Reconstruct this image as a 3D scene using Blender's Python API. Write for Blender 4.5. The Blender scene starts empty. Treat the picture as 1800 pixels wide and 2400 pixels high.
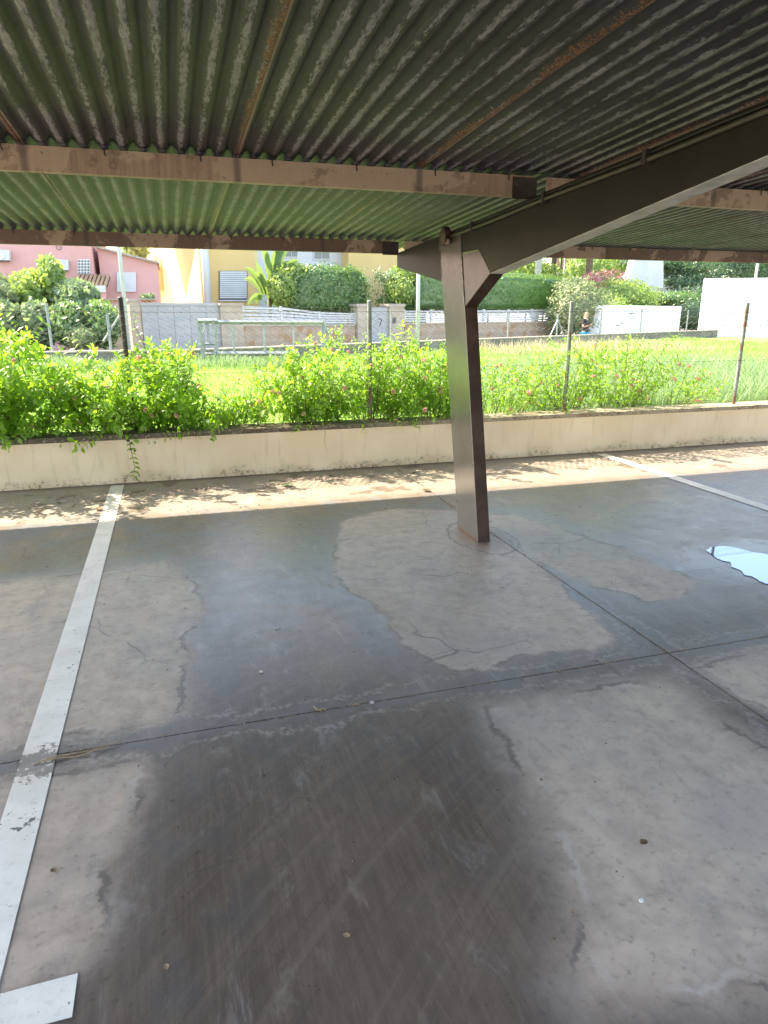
import bpy, bmesh, math, random
import numpy as np
from mathutils import Vector, Matrix
random.seed(7); rng = np.random.default_rng(7)
R = math.radians
S = bpy.context.scene
COL = S.collection
# ------------------------------------------------------------------ camera, sky, sun, exposure
PITCH, YAW, CAMZ = R(16.27), R(16.95), 1.6
cd = bpy.data.cameras.new("camera"); cam = bpy.data.objects.new("camera", cd); COL.objects.link(cam)
cd.sensor_fit = 'VERTICAL'; cd.sensor_height = 24; cd.lens = 24 * 1600 / 2400
cd.clip_start = .05; cd.clip_end = 2000
cam.location = (0, 0, CAMZ)
cam.rotation_euler = (math.pi / 2 - PITCH, 0, -YAW)
S.camera = cam
SUN = Vector((-.68, .55, 1.0)).normalized()
w = bpy.data.worlds.new("World"); S.world = w; w.use_nodes = True
wn = w.node_tree; wn.nodes.clear()
sky = wn.nodes.new('ShaderNodeTexSky'); sky.sky_type = 'NISHITA'; sky.sun_disc = False
sky.sun_elevation = math.asin(SUN.z); sky.sun_rotation = math.atan2(SUN.x, SUN.y)
sky.air_density = 1.0; sky.dust_density = 1.5; sky.ozone_density = 1.0
bg = wn.nodes.new('ShaderNodeBackground'); bg.inputs[1].default_value = .15
wo = wn.nodes.new('ShaderNodeOutputWorld')
wn.links.new(sky.outputs[0], bg.inputs[0]); wn.links.new(bg.outputs[0], wo.inputs[0])
sl = bpy.data.lights.new("sun", 'SUN'); sl.energy = 2.9; sl.angle = R(.53); sl.color = (1, .96, .88)
so = bpy.data.objects.new("sun", sl); COL.objects.link(so)
so.rotation_euler = SUN.to_track_quat('Z', 'Y').to_euler(); so.location = (-5, 8, 15)
S.view_settings.view_transform = 'Standard'; S.view_settings.look = 'None'
S.view_settings.gamma = 1; S.view_settings.use_curve_mapping = False
S.view_settings.exposure = 2.5
S.view_settings.use_white_balance = True; S.view_settings.white_balance_temperature = 8000; S.view_settings.white_balance_tint = 11
S.render.engine = 'CYCLES'
S.cycles.use_denoising = True
S.cycles.max_bounces = 10; S.cycles.diffuse_bounces = 6; S.cycles.sample_clamp_indirect = 8

# ------------------------------------------------------------------ survey helpers: photo bearings -> places in the world
FWD = np.array([math.sin(YAW) * math.cos(PITCH), math.cos(YAW) * math.cos(PITCH), -math.sin(PITCH)])
RT = np.array([math.cos(YAW), -math.sin(YAW), 0.]); UP = np.cross(RT, FWD); C0 = np.array([0, 0, CAMZ])
U = np.array([.905, .425, 0.]); N = np.array([-.425, .905, 0.])
def ray(px, py): return FWD + RT * (px - 900) / 1600 - UP * (py - 1200) / 1600
def onz(px, py, z=0.): d = ray(px, py); return C0 + d * (z - CAMZ) / d[2]
def ony(px, py, y): d = ray(px, py); return C0 + d * y / d[1]
def onn(px, py, off): d = ray(px, py); return C0 + d * off / (d @ N)
K = 1.085

# ------------------------------------------------------------------ objects
def link(o, parent=None):
    COL.objects.link(o)
    if parent is not None: o.parent = parent
    return o
def tag(o, label=None, cat=None, group=None, kind=None):
    for k, v in (('label', label), ('category', cat), ('group', group), ('kind', kind)):
        if v: o[k] = v
    return o
def empty(name, loc=(0, 0, 0), rz=0, **t):
    o = bpy.data.objects.new(name, None); o.location = loc; o.rotation_euler = (0, 0, rz); o.empty_display_size = .1
    link(o); return tag(o, **t)
class MB:
    def __init__(s): s.v = []; s.f = []
    def add(s, vs, fs):
        b = len(s.v); s.v += [tuple(map(float, p)) for p in vs]; s.f += [tuple(b + i for i in f) for f in fs]; return s
    def box(s, a, b):
        x0, y0, z0 = a; x1, y1, z1 = b
        return s.add([(x0,y0,z0),(x1,y0,z0),(x1,y1,z0),(x0,y1,z0),(x0,y0,z1),(x1,y0,z1),(x1,y1,z1),(x0,y1,z1)],
                     [(0,3,2,1),(4,5,6,7),(0,1,5,4),(1,2,6,5),(2,3,7,6),(3,0,4,7)])
    def prism(s, poly, vec):            # closed polygon swept along vec
        n = len(poly); vec = np.array(vec, float); P = [np.array(p, float) for p in poly]
        return s.add(P + [p + vec for p in P], [tuple(range(n))[::-1], tuple(range(n, 2*n))] + [(i, (i+1) % n, n + (i+1) % n, n + i) for i in range(n)])
    def tube(s, pts, rad, seg=6, cap=True):
        pts = [Vector(p) for p in pts]; n = len(pts)
        rad = rad if hasattr(rad, '__len__') else [rad] * n
        vs = []; fs = []; ref = Vector((.3, .1, 1)).normalized()
        for i, p in enumerate(pts):
            d = (pts[min(i+1, n-1)] - pts[max(i-1, 0)]).normalized()
            r = ref if abs(d.dot(ref)) < .95 else Vector((1, 0, 0))
            a = d.cross(r).normalized(); b = d.cross(a)
            for k in range(seg):
                t = 2 * math.pi * k / seg
                vs.append(p + (a * math.cos(t) + b * math.sin(t)) * rad[i])
        for i in range(n-1):
            for k in range(seg):
                fs.append((i*seg+k, i*seg+(k+1) % seg, (i+1)*seg+(k+1) % seg, (i+1)*seg+k))
        if cap: fs += [tuple(range(seg))[::-1], tuple(range((n-1)*seg, n*seg))]
        return s.add(vs, fs)
    def build(s, name, mat, parent=None, bevel=0, smooth=False, **t):
        me = bpy.data.meshes.new(name); me.from_pydata(s.v, [], s.f); me.materials.append(mat)
        me.shade_smooth() if smooth else me.shade_flat()
        o = link(bpy.data.objects.new(name, me), parent)
        if bevel:
            m = o.modifiers.new('bevel', 'BEVEL'); m.width = bevel; m.segments = 2; m.limit_method = 'ANGLE'; m.harden_normals = True
        bmn = bmesh.new(); bmn.from_mesh(me); bmesh.ops.recalc_face_normals(bmn, faces=bmn.faces); bmn.to_mesh(me); bmn.free()
        return tag(o, **t)
def npmesh(name, V, F, mat, parent=None, smooth=False, **t):   # F (n,k) same-size faces
    me = bpy.data.meshes.new(name); V = np.asarray(V, np.float32); F = np.asarray(F, np.int32); k = F.shape[1]
    me.vertices.add(len(V)); me.vertices.foreach_set('co', V.ravel())
    me.loops.add(F.size); me.loops.foreach_set('vertex_index', F.ravel())
    me.polygons.add(len(F)); me.polygons.foreach_set('loop_start', np.arange(0, F.size, k, dtype=np.int32))
    me.update(calc_edges=True); me.materials.append(mat)
    me.shade_smooth() if smooth else me.shade_flat()
    o = link(bpy.data.objects.new(name, me), parent); return tag(o, **t)

# ------------------------------------------------------------------ materials
class NT:
    def __init__(s, name):
        s.m = bpy.data.materials.new(name); s.m.use_nodes = True; s.t = s.m.node_tree; s.t.nodes.clear()
        s.out = s.t.nodes.new('ShaderNodeOutputMaterial')
    def n(s, typ, ins=None, **a):
        x = s.t.nodes.new(typ)
        for k, v in a.items(): setattr(x, k, v)
        for k, v in (ins or {}).items():
            if isinstance(v, bpy.types.NodeSocket): s.t.links.new(v, x.inputs[k])
            else: x.inputs[k].default_value = (*v, 1) if isinstance(v, tuple) and len(v) == 3 and x.inputs[k].type == 'RGBA' else v
        return x
    def math(s, op, a, b=0., c=0., clamp=False):
        return s.n('ShaderNodeMath', {0: a, 1: b, 2: c}, operation=op, use_clamp=clamp).outputs[0]
    def mix(s, f, a, b, mode='MIX'):
        x = s.n('ShaderNodeMix', {0: f, 6: a, 7: b}, data_type='RGBA', blend_type=mode); return x.outputs[2]
    def pos(s): return s.n('ShaderNodeNewGeometry').outputs['Position']
    def objc(s): return s.n('ShaderNodeTexCoord').outputs['Object']
    def scale(s, v, xyz): return s.n('ShaderNodeMapping', {'Vector': v, 'Scale': xyz}).outputs[0]
    def noise(s, v, sc, det=4., rough=.55, dist=0.):
        return s.n('ShaderNodeTexNoise', {'Vector': v, 'Scale': sc, 'Detail': det, 'Roughness': rough, 'Distortion': dist}).outputs[0]
    def ramp(s, f, *st, interp='LINEAR'):
        x = s.n('ShaderNodeValToRGB', {0: f}); e = x.color_ramp; e.interpolation = interp
        while len(e.elements) < len(st): e.elements.new(.5)
        for el, (p, c) in zip(e.elements, st):
            el.position = p; el.color = (c, c, c, 1) if not isinstance(c, tuple) else (*c, 1)
        return x.outputs[0]
    def step(s, f, lo, hi): return s.n('ShaderNodeMapRange', {0: f, 1: lo, 2: hi, 3: 0., 4: 1.}, interpolation_type='SMOOTHSTEP').outputs[0]
    def bump(s, h, st, dist=.01, normal=None):
        i = {'Height': h, 'Strength': st, 'Distance': dist}
        if normal is not None: i['Normal'] = normal
        return s.n('ShaderNodeBump', i).outputs[0]
    def pbr(s, **i):
        ins = {k.replace('_', ' '): v for k, v in i.items()}
        b = s.n('ShaderNodeBsdfPrincipled', ins); s.t.links.new(b.outputs[0], s.out.inputs[0]); return s.m
def simple(name, c, rough=.7, c2=None, sc=3., det=5., bump=0., bsc=60., metal=0., spec=.5, streak=False, lo=.35, hi=.7, coords='pos'):
    t = NT(name); p = t.pos() if coords == 'pos' else t.objc()
    col = c
    if c2:
        q = t.scale(p, (1, 1, .25)) if streak else p
        col = t.mix(t.step(t.noise(q, sc, det), lo, hi), c, c2)
        col = t.mix(t.math('MULTIPLY', t.noise(p, sc * 9), .35), col, t.mix(.5, col, (c2[0]*.6, c2[1]*.6, c2[2]*.6)))
    i = dict(Base_Color=col, Roughness=rough, Metallic=metal); i['Specular_IOR_Level'] = spec
    if bump: i['Normal'] = t.bump(t.noise(p, bsc, 3), bump, .004)
    return t.pbr(**i)
def leafmat(name, c1, c2, c3=None, trans=.45, tcol=None, rough=.5, gloss=.04):
    t = NT(name); g = t.n('ShaderNodeNewGeometry'); r = g.outputs['Random Per Island']
    col = t.mix(r, c1, c2)
    if c3: col = t.mix(t.step(r, .8, .95), col, c3)
    col = t.mix(t.step(t.noise(g.outputs['Position'], 2.2, 2), .35, .7), col, t.mix(.6, col, c2))
    d = t.n('ShaderNodeBsdfDiffuse', {0: col}).outputs[0]
    tc = t.mix(.75, col, tcol) if tcol else col
    tr = t.n('ShaderNodeBsdfTranslucent', {0: tc}).outputs[0]
    gl = t.n('ShaderNodeBsdfGlossy', {0: (1., 1., 1.), 1: rough}).outputs[0]
    a = t.n('ShaderNodeMixShader', {0: trans, 1: d, 2: tr}).outputs[0]
    b = t.n('ShaderNodeMixShader', {0: gloss, 1: a, 2: gl}).outputs[0]
    t.t.links.new(b, t.out.inputs[0]); return t.m

JX, JY = 2.21, 2.48          # the two control joints that cross in view
BASE = (2.065, 4.46)
def floor_mat(name, paint=False):
    t = NT(name); p = t.pos()
    x, y, z = [t.n('ShaderNodeSeparateXYZ', {0: p}).outputs[i] for i in range(3)]
    n1 = t.noise(p, 1.1, 5, .6); n2 = t.noise(p, 5, 5, .6); n3 = t.noise(p, 38, 5, .65); n4 = t.noise(p, 220, 3, .6)
    at = lambda a: t.n('ShaderNodeAttribute', attribute_name=a).outputs['Fac']
    warp = t.math('ADD', t.math('MULTIPLY_ADD', n2, .20, -.10), t.math('MULTIPLY_ADD', n3, .05, -.025))
    sd = t.math('ADD', at('pale'), warp) if not paint else t.math('MULTIPLY_ADD', n1, 1., -.5)
    soft = t.step(n1, .35, .65)
    pale = t.mix(t.step(t.noise(p, 9, 6, .65), .3, .75), (.47, .375, .298), (.35, .28, .225))
    pale = t.mix(t.step(n1, .42, .7), pale, (.34, .295, .255))
    pale = t.mix(t.math('MULTIPLY', t.step(t.noise(p, 2.1, 6, .7, .7), .5, .72), .55), pale, (.22, .2, .185))
    # streaked trowel / squeegee marks in the damp zones
    st = t.noise(t.n('ShaderNodeMapping', {'Vector': p, 'Rotation': (0., 0., .12), 'Scale': (9., .7, 1.)}).outputs[0], 4, 5, .7, 1.2)
    st2 = t.noise(t.n('ShaderNodeMapping', {'Vector': p, 'Rotation': (0., 0., -.6), 'Scale': (6., .9, 1.)}).outputs[0], 5, 4, .7, 2.)
    dark = t.mix(t.step(st, .35, .7), (.084, .061, .046), (.125, .094, .071))
    dark = t.mix(t.step(n2, .45, .75), dark, (.072, .064, .059))
    dark = t.mix(t.math('MULTIPLY', t.step(st2, .5, .75), .5), dark, (.165, .128, .098))
    sw = t.math('MULTIPLY_ADD', t.step(t.noise(p, .8, 2), .38, .6), .03, .006)
    sw = t.math('ADD', sw, at('soft') if not paint else 0.)
    ra = t.math('SQRT', t.math('ADD', t.math('POWER', t.math('SUBTRACT', x, 2.9), 2.), t.math('POWER', t.math('ADD', y, 1.2), 2.)))
    arc = t.noise(t.n('ShaderNodeCombineXYZ', {0: t.math('MULTIPLY', ra, 11.), 1: t.math('MULTIPLY', y, .5), 2: 0.}).outputs[0], 2.2, 5, .7, .3)
    dark = t.mix(t.math('MULTIPLY', t.step(arc, .48, .68), .36), dark, (.175, .138, .108))
    dark = t.mix(t.math('MULTIPLY', t.math('SUBTRACT', 1., t.step(arc, .33, .45)), .35), dark, (.055, .045, .04))
    b1 = t.noise(p, .75, 4, .6, .8); b2 = t.noise(t.scale(p, (1., 1., 9.)), 1.15, 4, .6, 1.)
    mid = t.math('MULTIPLY', t.step(y, 2.5, 3.6), .8)
    dark = t.mix(mid, dark, t.mix(.5, dark, (.26, .225, .20)))
    dark = t.mix(t.math('MULTIPLY', t.math('MULTIPLY', t.step(b1, .48, .6), mid), .65), dark, (.15, .185, .24))
    dark = t.mix(t.math('MULTIPLY', t.math('MULTIPLY', t.step(b2, .5, .64), mid), .6), dark, (.29, .19, .115))
    f = t.n('ShaderNodeMapRange', {0: sd, 1: t.math('MULTIPLY', sw, -1.), 2: sw, 3: 0., 4: 1.}, interpolation_type='SMOOTHSTEP').outputs[0]
    wide = t.step(sd, -.30, .10)
    col = t.mix(wide, dark, t.mix(.25, dark, pale))
    col = t.mix(f, col, pale)
    line = t.math('SUBTRACT', 1., t.step(t.math('ABSOLUTE', sd), .003, .02))
    line = t.math('MULTIPLY', line, t.math('MULTIPLY', t.step(t.noise(p, 2.3, 2), .44, .56), .6))
    col = t.mix(line, col, (.05, .048, .047))
    rim = t.math('SUBTRACT', 1., t.step(t.math('ABSOLUTE', t.math('SUBTRACT', sd, .035)), .004, .02))
    col = t.mix(t.math('MULTIPLY', rim, t.math('MULTIPLY', t.step(t.noise(p, 3.1, 3), .5, .62), .4)), col, (.45, .41, .37))
    # old drying contours
    nn = t.noise(p, 2.2, .6, .4, .3)
    iso = t.math('SUBTRACT', 1., t.step(t.math('ABSOLUTE', t.math('SUBTRACT', nn, .53)), .0005, .006))
    iso = t.math('MULTIPLY', iso, t.math('MULTIPLY', t.step(t.noise(p, .9, 1), .48, .6), .3))
    col = t.mix(iso, col, t.mix(.55, col, (.05, .045, .04)))
    # damp band beside the joints, chalky rims
    dj = t.math('MINIMUM', t.math('ABSOLUTE', t.math('SUBTRACT', x, JX)), t.math('ABSOLUTE', t.math('SUBTRACT', y, JY)))
    dj = t.math('ADD', dj, t.math('MULTIPLY_ADD', t.noise(p, 3.3, 6, .65), .34, -.17))
    jb = t.math('SUBTRACT', 1., t.step(dj, .02, .08))
    far = t.math('SUBTRACT', 1., t.math('MULTIPLY', t.step(y, 3.2, 4.4), .8))
    jb = t.math('MULTIPLY', t.math('MULTIPLY', jb, far), t.step(t.noise(p, 1.4, 4, .6), .38, .62))
    col = t.mix(t.math('MULTIPLY', jb, .6), col, (.13, .138, .15))
    jr = t.math('SUBTRACT', 1., t.step(t.math('ABSOLUTE', t.math('SUBTRACT', dj, .085)), .003, .03))
    col = t.mix(t.math('MULTIPLY', t.math('MULTIPLY', jr, far), t.math('MULTIPLY', t.step(n3, .42, .60), .34)), col, (.43, .39, .35))
    # rusty tints
    wa = t.math('MULTIPLY', at('warm'), t.step(t.noise(p, 1.6, 5, .6, .8), .26, .6))
    col = t.mix(t.math('MULTIPLY', wa, .8), col, (.24, .155, .10))
    # drips of rust at the foot of the post
    dx = t.math('SUBTRACT', x, BASE[0] + .03); dy = t.math('SUBTRACT', y, BASE[1] - .06)
    rr = t.math('SQRT', t.math('ADD', t.math('MULTIPLY', t.math('POWER', dx, 2.), 1.), t.math('MULTIPLY', t.math('POWER', dy, 2.), .35)))
    rr = t.math('ADD', rr, t.math('MULTIPLY_ADD', n2, .14, -.07))
    col = t.mix(t.math('MULTIPLY', t.math('SUBTRACT', 1., t.step(rr, .13, .24)), .55), col, (.27, .17, .12))
    ring = t.math('SUBTRACT', 1., t.step(t.math('ABSOLUTE', t.math('SUBTRACT', rr, .225)), .002, .012))
    col = t.mix(t.math('MULTIPLY', ring, .6), col, (.13, .08, .055))
    # chalky apron by the wall, sunlit level put into its colour; foot darker
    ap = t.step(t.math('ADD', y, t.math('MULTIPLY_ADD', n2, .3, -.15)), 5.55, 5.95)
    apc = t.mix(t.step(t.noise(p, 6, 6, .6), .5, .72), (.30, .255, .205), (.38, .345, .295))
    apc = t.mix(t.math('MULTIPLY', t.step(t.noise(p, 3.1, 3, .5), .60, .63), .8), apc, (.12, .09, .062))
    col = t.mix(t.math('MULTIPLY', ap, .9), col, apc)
    foot = t.step(t.math('ADD', y, t.math('MULTIPLY_ADD', n3, .1, -.05)), 6.80, 6.94)
    col = t.mix(t.math('MULTIPLY', foot, .8), col, (.06, .045, .032))
    # blue-grey damp fringe just outside the dry patches, rusty brown further out
    fr = t.math('MULTIPLY', t.step(sd, -.34, -.1), t.math('SUBTRACT', 1., t.step(sd, -.05, .0)))
    fr = t.math('MULTIPLY', fr, t.math('MULTIPLY', t.math('SUBTRACT', 1., ap), t.math('MULTIPLY_ADD', t.step(y, 2.2, 3.3), .85, .15)))
    col = t.mix(t.math('MULTIPLY', fr, .36), col, (.12, .14, .17))
    m1 = t.noise(p, 13, 7, .75); m2 = t.noise(t.n('ShaderNodeMapping', {'Vector': p, 'Rotation': (0., 0., .5), 'Scale': (1.5, .5, 1.)}).outputs[0], 6, 7, .72, .5)
    col = t.mix(t.math('MULTIPLY', t.step(m1, .50, .66), .42), col, t.mix(.5, col, (.06, .052, .05)))
    col = t.mix(t.math('MULTIPLY', t.step(m2, .54, .68), .38), col, t.mix(.5, col, (.46, .42, .38)))
    col = t.mix(t.math('MULTIPLY', t.math('SUBTRACT', 1., t.step(m2, .32, .44)), .4), col, t.mix(.5, col, (.07, .055, .05)))
    ck = t.n('ShaderNodeTexVoronoi', {'Vector': t.mix(.18, p, t.n('ShaderNodeTexNoise', {'Vector': p, 'Scale': 3.}).outputs[1]), 'Scale': 1.15}, feature='DISTANCE_TO_EDGE').outputs['Distance']
    ck = t.math('MULTIPLY', t.math('SUBTRACT', 1., t.step(ck, .0005, .006)), t.step(t.noise(p, 1.1, 3), .52, .6))
    col = t.mix(t.math('MULTIPLY', ck, .55), col, (.045, .04, .038))
    wx = t.math('DIVIDE', t.math('SUBTRACT', x, 3.72), .62); wy = t.math('DIVIDE', t.math('SUBTRACT', y, 3.36), .42)
    wet = t.math('SUBTRACT', 1., t.step(t.math('ADD', t.math('SQRT', t.math('ADD', t.math('MULTIPLY', wx, wx), t.math('MULTIPLY', wy, wy))), t.math('MULTIPLY_ADD', n2, .5, -.25)), .6, 1.25))
    col = t.mix(t.math('MULTIPLY', wet, .6), col, (.07, .068, .07))
    # grit, pits
    col = t.mix(t.math('MULTIPLY', t.math('SUBTRACT', 1., t.step(n3, .3, .44)), .36), col, (.06, .055, .05))
    col = t.mix(t.math('MULTIPLY', t.step(n4, .66, .74), .35), col, (.42, .39, .36))
    pit = t.n('ShaderNodeTexVoronoi', {'Vector': p, 'Scale': 17.}).outputs['Distance']
    pit = t.math('MULTIPLY', t.math('SUBTRACT', 1., t.step(pit, .03, .07)), t.step(t.noise(p, 1.7, 2), .5, .6))
    col = t.mix(t.math('MULTIPLY', pit, .6), col, (.05, .045, .04))
    rough = t.math('ADD', t.math('MULTIPLY_ADD', f, .13, .27), t.math('MULTIPLY_ADD', n2, .22, -.08))
    rough = t.math('ADD', rough, t.math('MULTIPLY', ap, .2))
    rough = t.math('SUBTRACT', rough, t.math('MULTIPLY', wet, .14)); rough = t.math('ADD', rough, t.math('MULTIPLY_ADD', m1, .3, -.12))
    if paint:
        pk = t.noise(p, 26, 5, .7)
        near = t.math('SUBTRACT', 1., t.step(t.math('ABSOLUTE', t.math('SUBTRACT', y, JY - .04)), .03, .16))
        nb = t.math('SUBTRACT', 1., t.step(t.math('ABSOLUTE', t.math('SUBTRACT', y, 2.12)), .0, .12))
        thr = t.math('ADD', t.math('MULTIPLY', near, .24), t.math('MULTIPLY', nb, .10))
        worn = t.step(t.math('ADD', pk, thr), .655, .675)
        wc = t.mix(t.step(n2, .35, .75), (.76, .725, .655), (.63, .595, .53))
        wc = t.mix(t.math('MULTIPLY', t.step(n3, .52, .7), .3), wc, (.4, .38, .35))
        wc = t.mix(t.math('MULTIPLY', near, .35), wc, (.5, .4, .28))
        col = t.mix(worn, wc, t.mix(.5, (.15, .145, .14), col))
        rough = .5
    h = t.math('ADD', t.math('MULTIPLY', n3, .6), t.math('ADD', t.math('MULTIPLY', n4, .4), t.math('MULTIPLY', n2, 1.2)))
    nrm = t.bump(h, .22, .006)
    return t.pbr(Base_Color=col, Roughness=rough, Normal=nrm, Specular_IOR_Level=.5)

FLOOR = floor_mat('stained_concrete'); PAINT = floor_mat('worn_white_paint', True)
JOINT = simple('joint_dirt', (.02, .013, .009), .95, (.05, .03, .018), 60, bump=.8, bsc=200)
def wall_render():
    t = NT('cream_render'); p = t.pos(); z = t.n('ShaderNodeSeparateXYZ', {0: p}).outputs[2]
    n = t.noise(p, 2.5, 5); n2 = t.noise(p, 30, 5, .7); ns = t.noise(t.scale(p, (6, 6, .8)), 3, 4)
    col = t.mix(t.step(n, .35, .7), (.68, .53, .37), (.75, .60, .44))
    col = t.mix(t.math('MULTIPLY', t.step(ns, .52, .75), .35), col, (.42, .33, .22))
    low = t.math('SUBTRACT', 1., t.step(t.math('ADD', z, t.math('MULTIPLY_ADD', n, .3, -.15)), .0, .10))
    dirt = t.math('MULTIPLY', low, t.step(n2, .50, .62))
    col = t.mix(t.math('MULTIPLY', dirt, .85), col, (.09, .05, .03))
    col = t.mix(t.math('MULTIPLY', low, .3), col, (.36, .25, .15))
    sp = t.step(t.noise(p, 75, 3, .7), .68, .74)
    col = t.mix(t.math('MULTIPLY', sp, t.step(n, .4, .6)), col, (.12, .08, .05))
    crk = t.n('ShaderNodeTexVoronoi', {'Vector': t.n('ShaderNodeMapping', {'Vector': t.mix(.06, p, t.n('ShaderNodeTexNoise', {'Vector': p, 'Scale': 6.}).outputs[1]), 'Scale': (1.4, 1., .5)}).outputs[0], 'Scale': 1.}, feature='DISTANCE_TO_EDGE').outputs['Distance']
    crk = t.math('MULTIPLY', t.math('SUBTRACT', 1., t.step(crk, .001, .006)), t.step(t.noise(p, 1.3, 2), .5, .6))
    col = t.mix(t.math('MULTIPLY', crk, .6), col, (.2, .13, .08))
    return t.pbr(Base_Color=col, Roughness=.85, Normal=t.bump(n2, .25, .004))
def coping_mat():
    t = NT('exposed_aggregate'); p = t.pos()
    v = t.n('ShaderNodeTexVoronoi', {'Vector': p, 'Scale': 75.}); c = t.n('ShaderNodeSeparateXYZ', {0: v.outputs['Color']}).outputs[0]
    x = t.n('ShaderNodeSeparateXYZ', {0: p}).outputs[0]
    left_dark = t.math('SUBTRACT', 1., t.step(t.math('ADD', x, t.math('MULTIPLY_ADD', t.noise(p, 2, 3), 3., -1.5)), 1.2, 3.6))  # darker, blotchier colour towards the left end
    st = t.mix(c, (.22, .15, .09), (.55, .47, .36)); st = t.mix(t.step(v.outputs['Distance'], .35, .6), st, (.16, .11, .07))
    st = t.mix(t.step(t.noise(p, 7, 4), .40, .62), st, t.mix(.5, st, (.42, .36, .27)))
    nz = t.n('ShaderNodeSeparateXYZ', {0: t.n('ShaderNodeNewGeometry').outputs['Normal']}).outputs[2]
    st = t.mix(t.math('MULTIPLY', t.step(nz, .3, .8), .7), st, (.42, .36, .27))
    bl = t.mix(t.step(t.noise(p, 45, 4, .7), .56, .62), (.045, .035, .025), (.3, .25, .2))
    col = t.mix(t.math('MULTIPLY', left_dark, .75), st, bl)
    return t.pbr(Base_Color=col, Roughness=.9, Normal=t.bump(v.outputs['Distance'], .6, .006))
def roof_mat(name, base, base2, scuff, scf, rust_amt, thr):
    t = NT(name); p = t.pos()
    x, y, z = [t.n('ShaderNodeSeparateXYZ', {0: p}).outputs[i] for i in range(3)]
    ph = t.math('MULTIPLY', t.math('SUBTRACT', x, .39), 2 * math.pi / (.96 / 11))
    n = t.noise(p, 3.2, 5, .6); fine = t.noise(p, 55, 5, .7)
    feat = t.noise(t.n('ShaderNodeMapping', {'Vector': p, 'Rotation': (0., 0., .9), 'Scale': (1., .22, 1.)}).outputs[0], 110, 3, .7)
    # worn paint on the flank of each crest: ragged brush-like edge
    cr = t.math('COSINE', t.math('ADD', ph, .45))
    cr = t.math('ADD', cr, t.math('ADD', t.math('MULTIPLY_ADD', feat, 2.2, -1.1), t.math('MULTIPLY_ADD', n, 1.9, -.95)))
    col = t.mix(t.step(n, .3, .7), base, base2)
    col = t.mix(t.math('MULTIPLY', t.step(t.noise(p, 14, 5, .65), .5, .75), .5), col, (base[0]*.45, base[1]*.45, base[2]*.45))
    col = t.mix(t.math('MULTIPLY', t.step(cr, thr - .25, thr), .35), col, scuff)
    sc = t.step(cr, thr, thr + .25)
    sc = t.math('MULTIPLY', sc, t.math('MULTIPLY_ADD', t.step(t.noise(p, 7, 3), .35, .65), .5, .4))
    col = t.mix(t.math('MULTIPLY', sc, scf), col, scuff)
    col = t.mix(t.math('MULTIPLY', t.step(fine, .66, .72), .35), col, scuff)
    # seams: rust flakes on one side and a pale lip on the other
    q = t.math('FRACT', t.math('DIVIDE', t.math('ADD', x, 9.6 - .39), .96))
    sd = t.math('MULTIPLY', t.math('SUBTRACT', 1., q), .96)
    k1 = t.math('MULTIPLY_ADD', fine, .06, -.018)
    k1 = t.math('MULTIPLY', k1, t.math('MULTIPLY', t.math('MULTIPLY_ADD', t.step(t.noise(p, 2.1, 4), .32, .6), .65, .35), 2.2))
    rs = t.math('LESS_THAN', sd, k1)
    rc = t.mix(t.step(t.noise(p, 90, 4, .7), .4, .6), (.03, .012, .008), (.24, .085, .03))
    lip = t.math('LESS_THAN', t.math('ABSOLUTE', t.math('SUBTRACT', t.math('MULTIPLY', q, .96), .004)), .006)
    col = t.mix(t.math('MULTIPLY', lip, .75), col, (.42, .31, .19))
    col = t.mix(t.math('MULTIPLY', rs, rust_amt), col, rc)
    col = t.mix(t.math('MULTIPLY', t.step(fine, .62, .7), t.math('LESS_THAN', sd, .05)), col, scuff)
    dirt = t.noise(p, 22, 6, .75); col = t.mix(t.math('MULTIPLY', t.step(dirt, .52, .64), .6), col, t.mix(.75, col, (.008, .008, .009)))
    runs = t.noise(t.scale(p, (7, .35, 1.)), 6, 4); col = t.mix(t.math('MULTIPLY', t.step(runs, .58, .7), .45), col, (.11, .09, .07))
    end = t.step(t.math('ADD', y, t.math('MULTIPLY', n2_(t, p), .12)), 6.38, 6.5)
    col = t.mix(t.math('MULTIPLY', end, .6), col, (.05, .04, .03))
    return t.pbr(Base_Color=col, Roughness=t.math('MULTIPLY_ADD', fine, .3, .38), Normal=t.bump(t.math('ADD', fine, t.math('MULTIPLY', n, 2.)), .25, .003))
def n2_(t, p): return t.noise(p, 12, 3)
ROOFN = roof_mat('near_row_dark_sheet', (.010, .011, .017), (.022, .023, .032), (.33, .33, .325), 1., 1., .84)  # near row: darker base, stronger pale scuffs and rust than the far row
ROOFF = roof_mat('far_row_green_sheet', (.036, .052, .066), (.052, .068, .085), (.24, .25, .26), .8, .35, .8)
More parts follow.
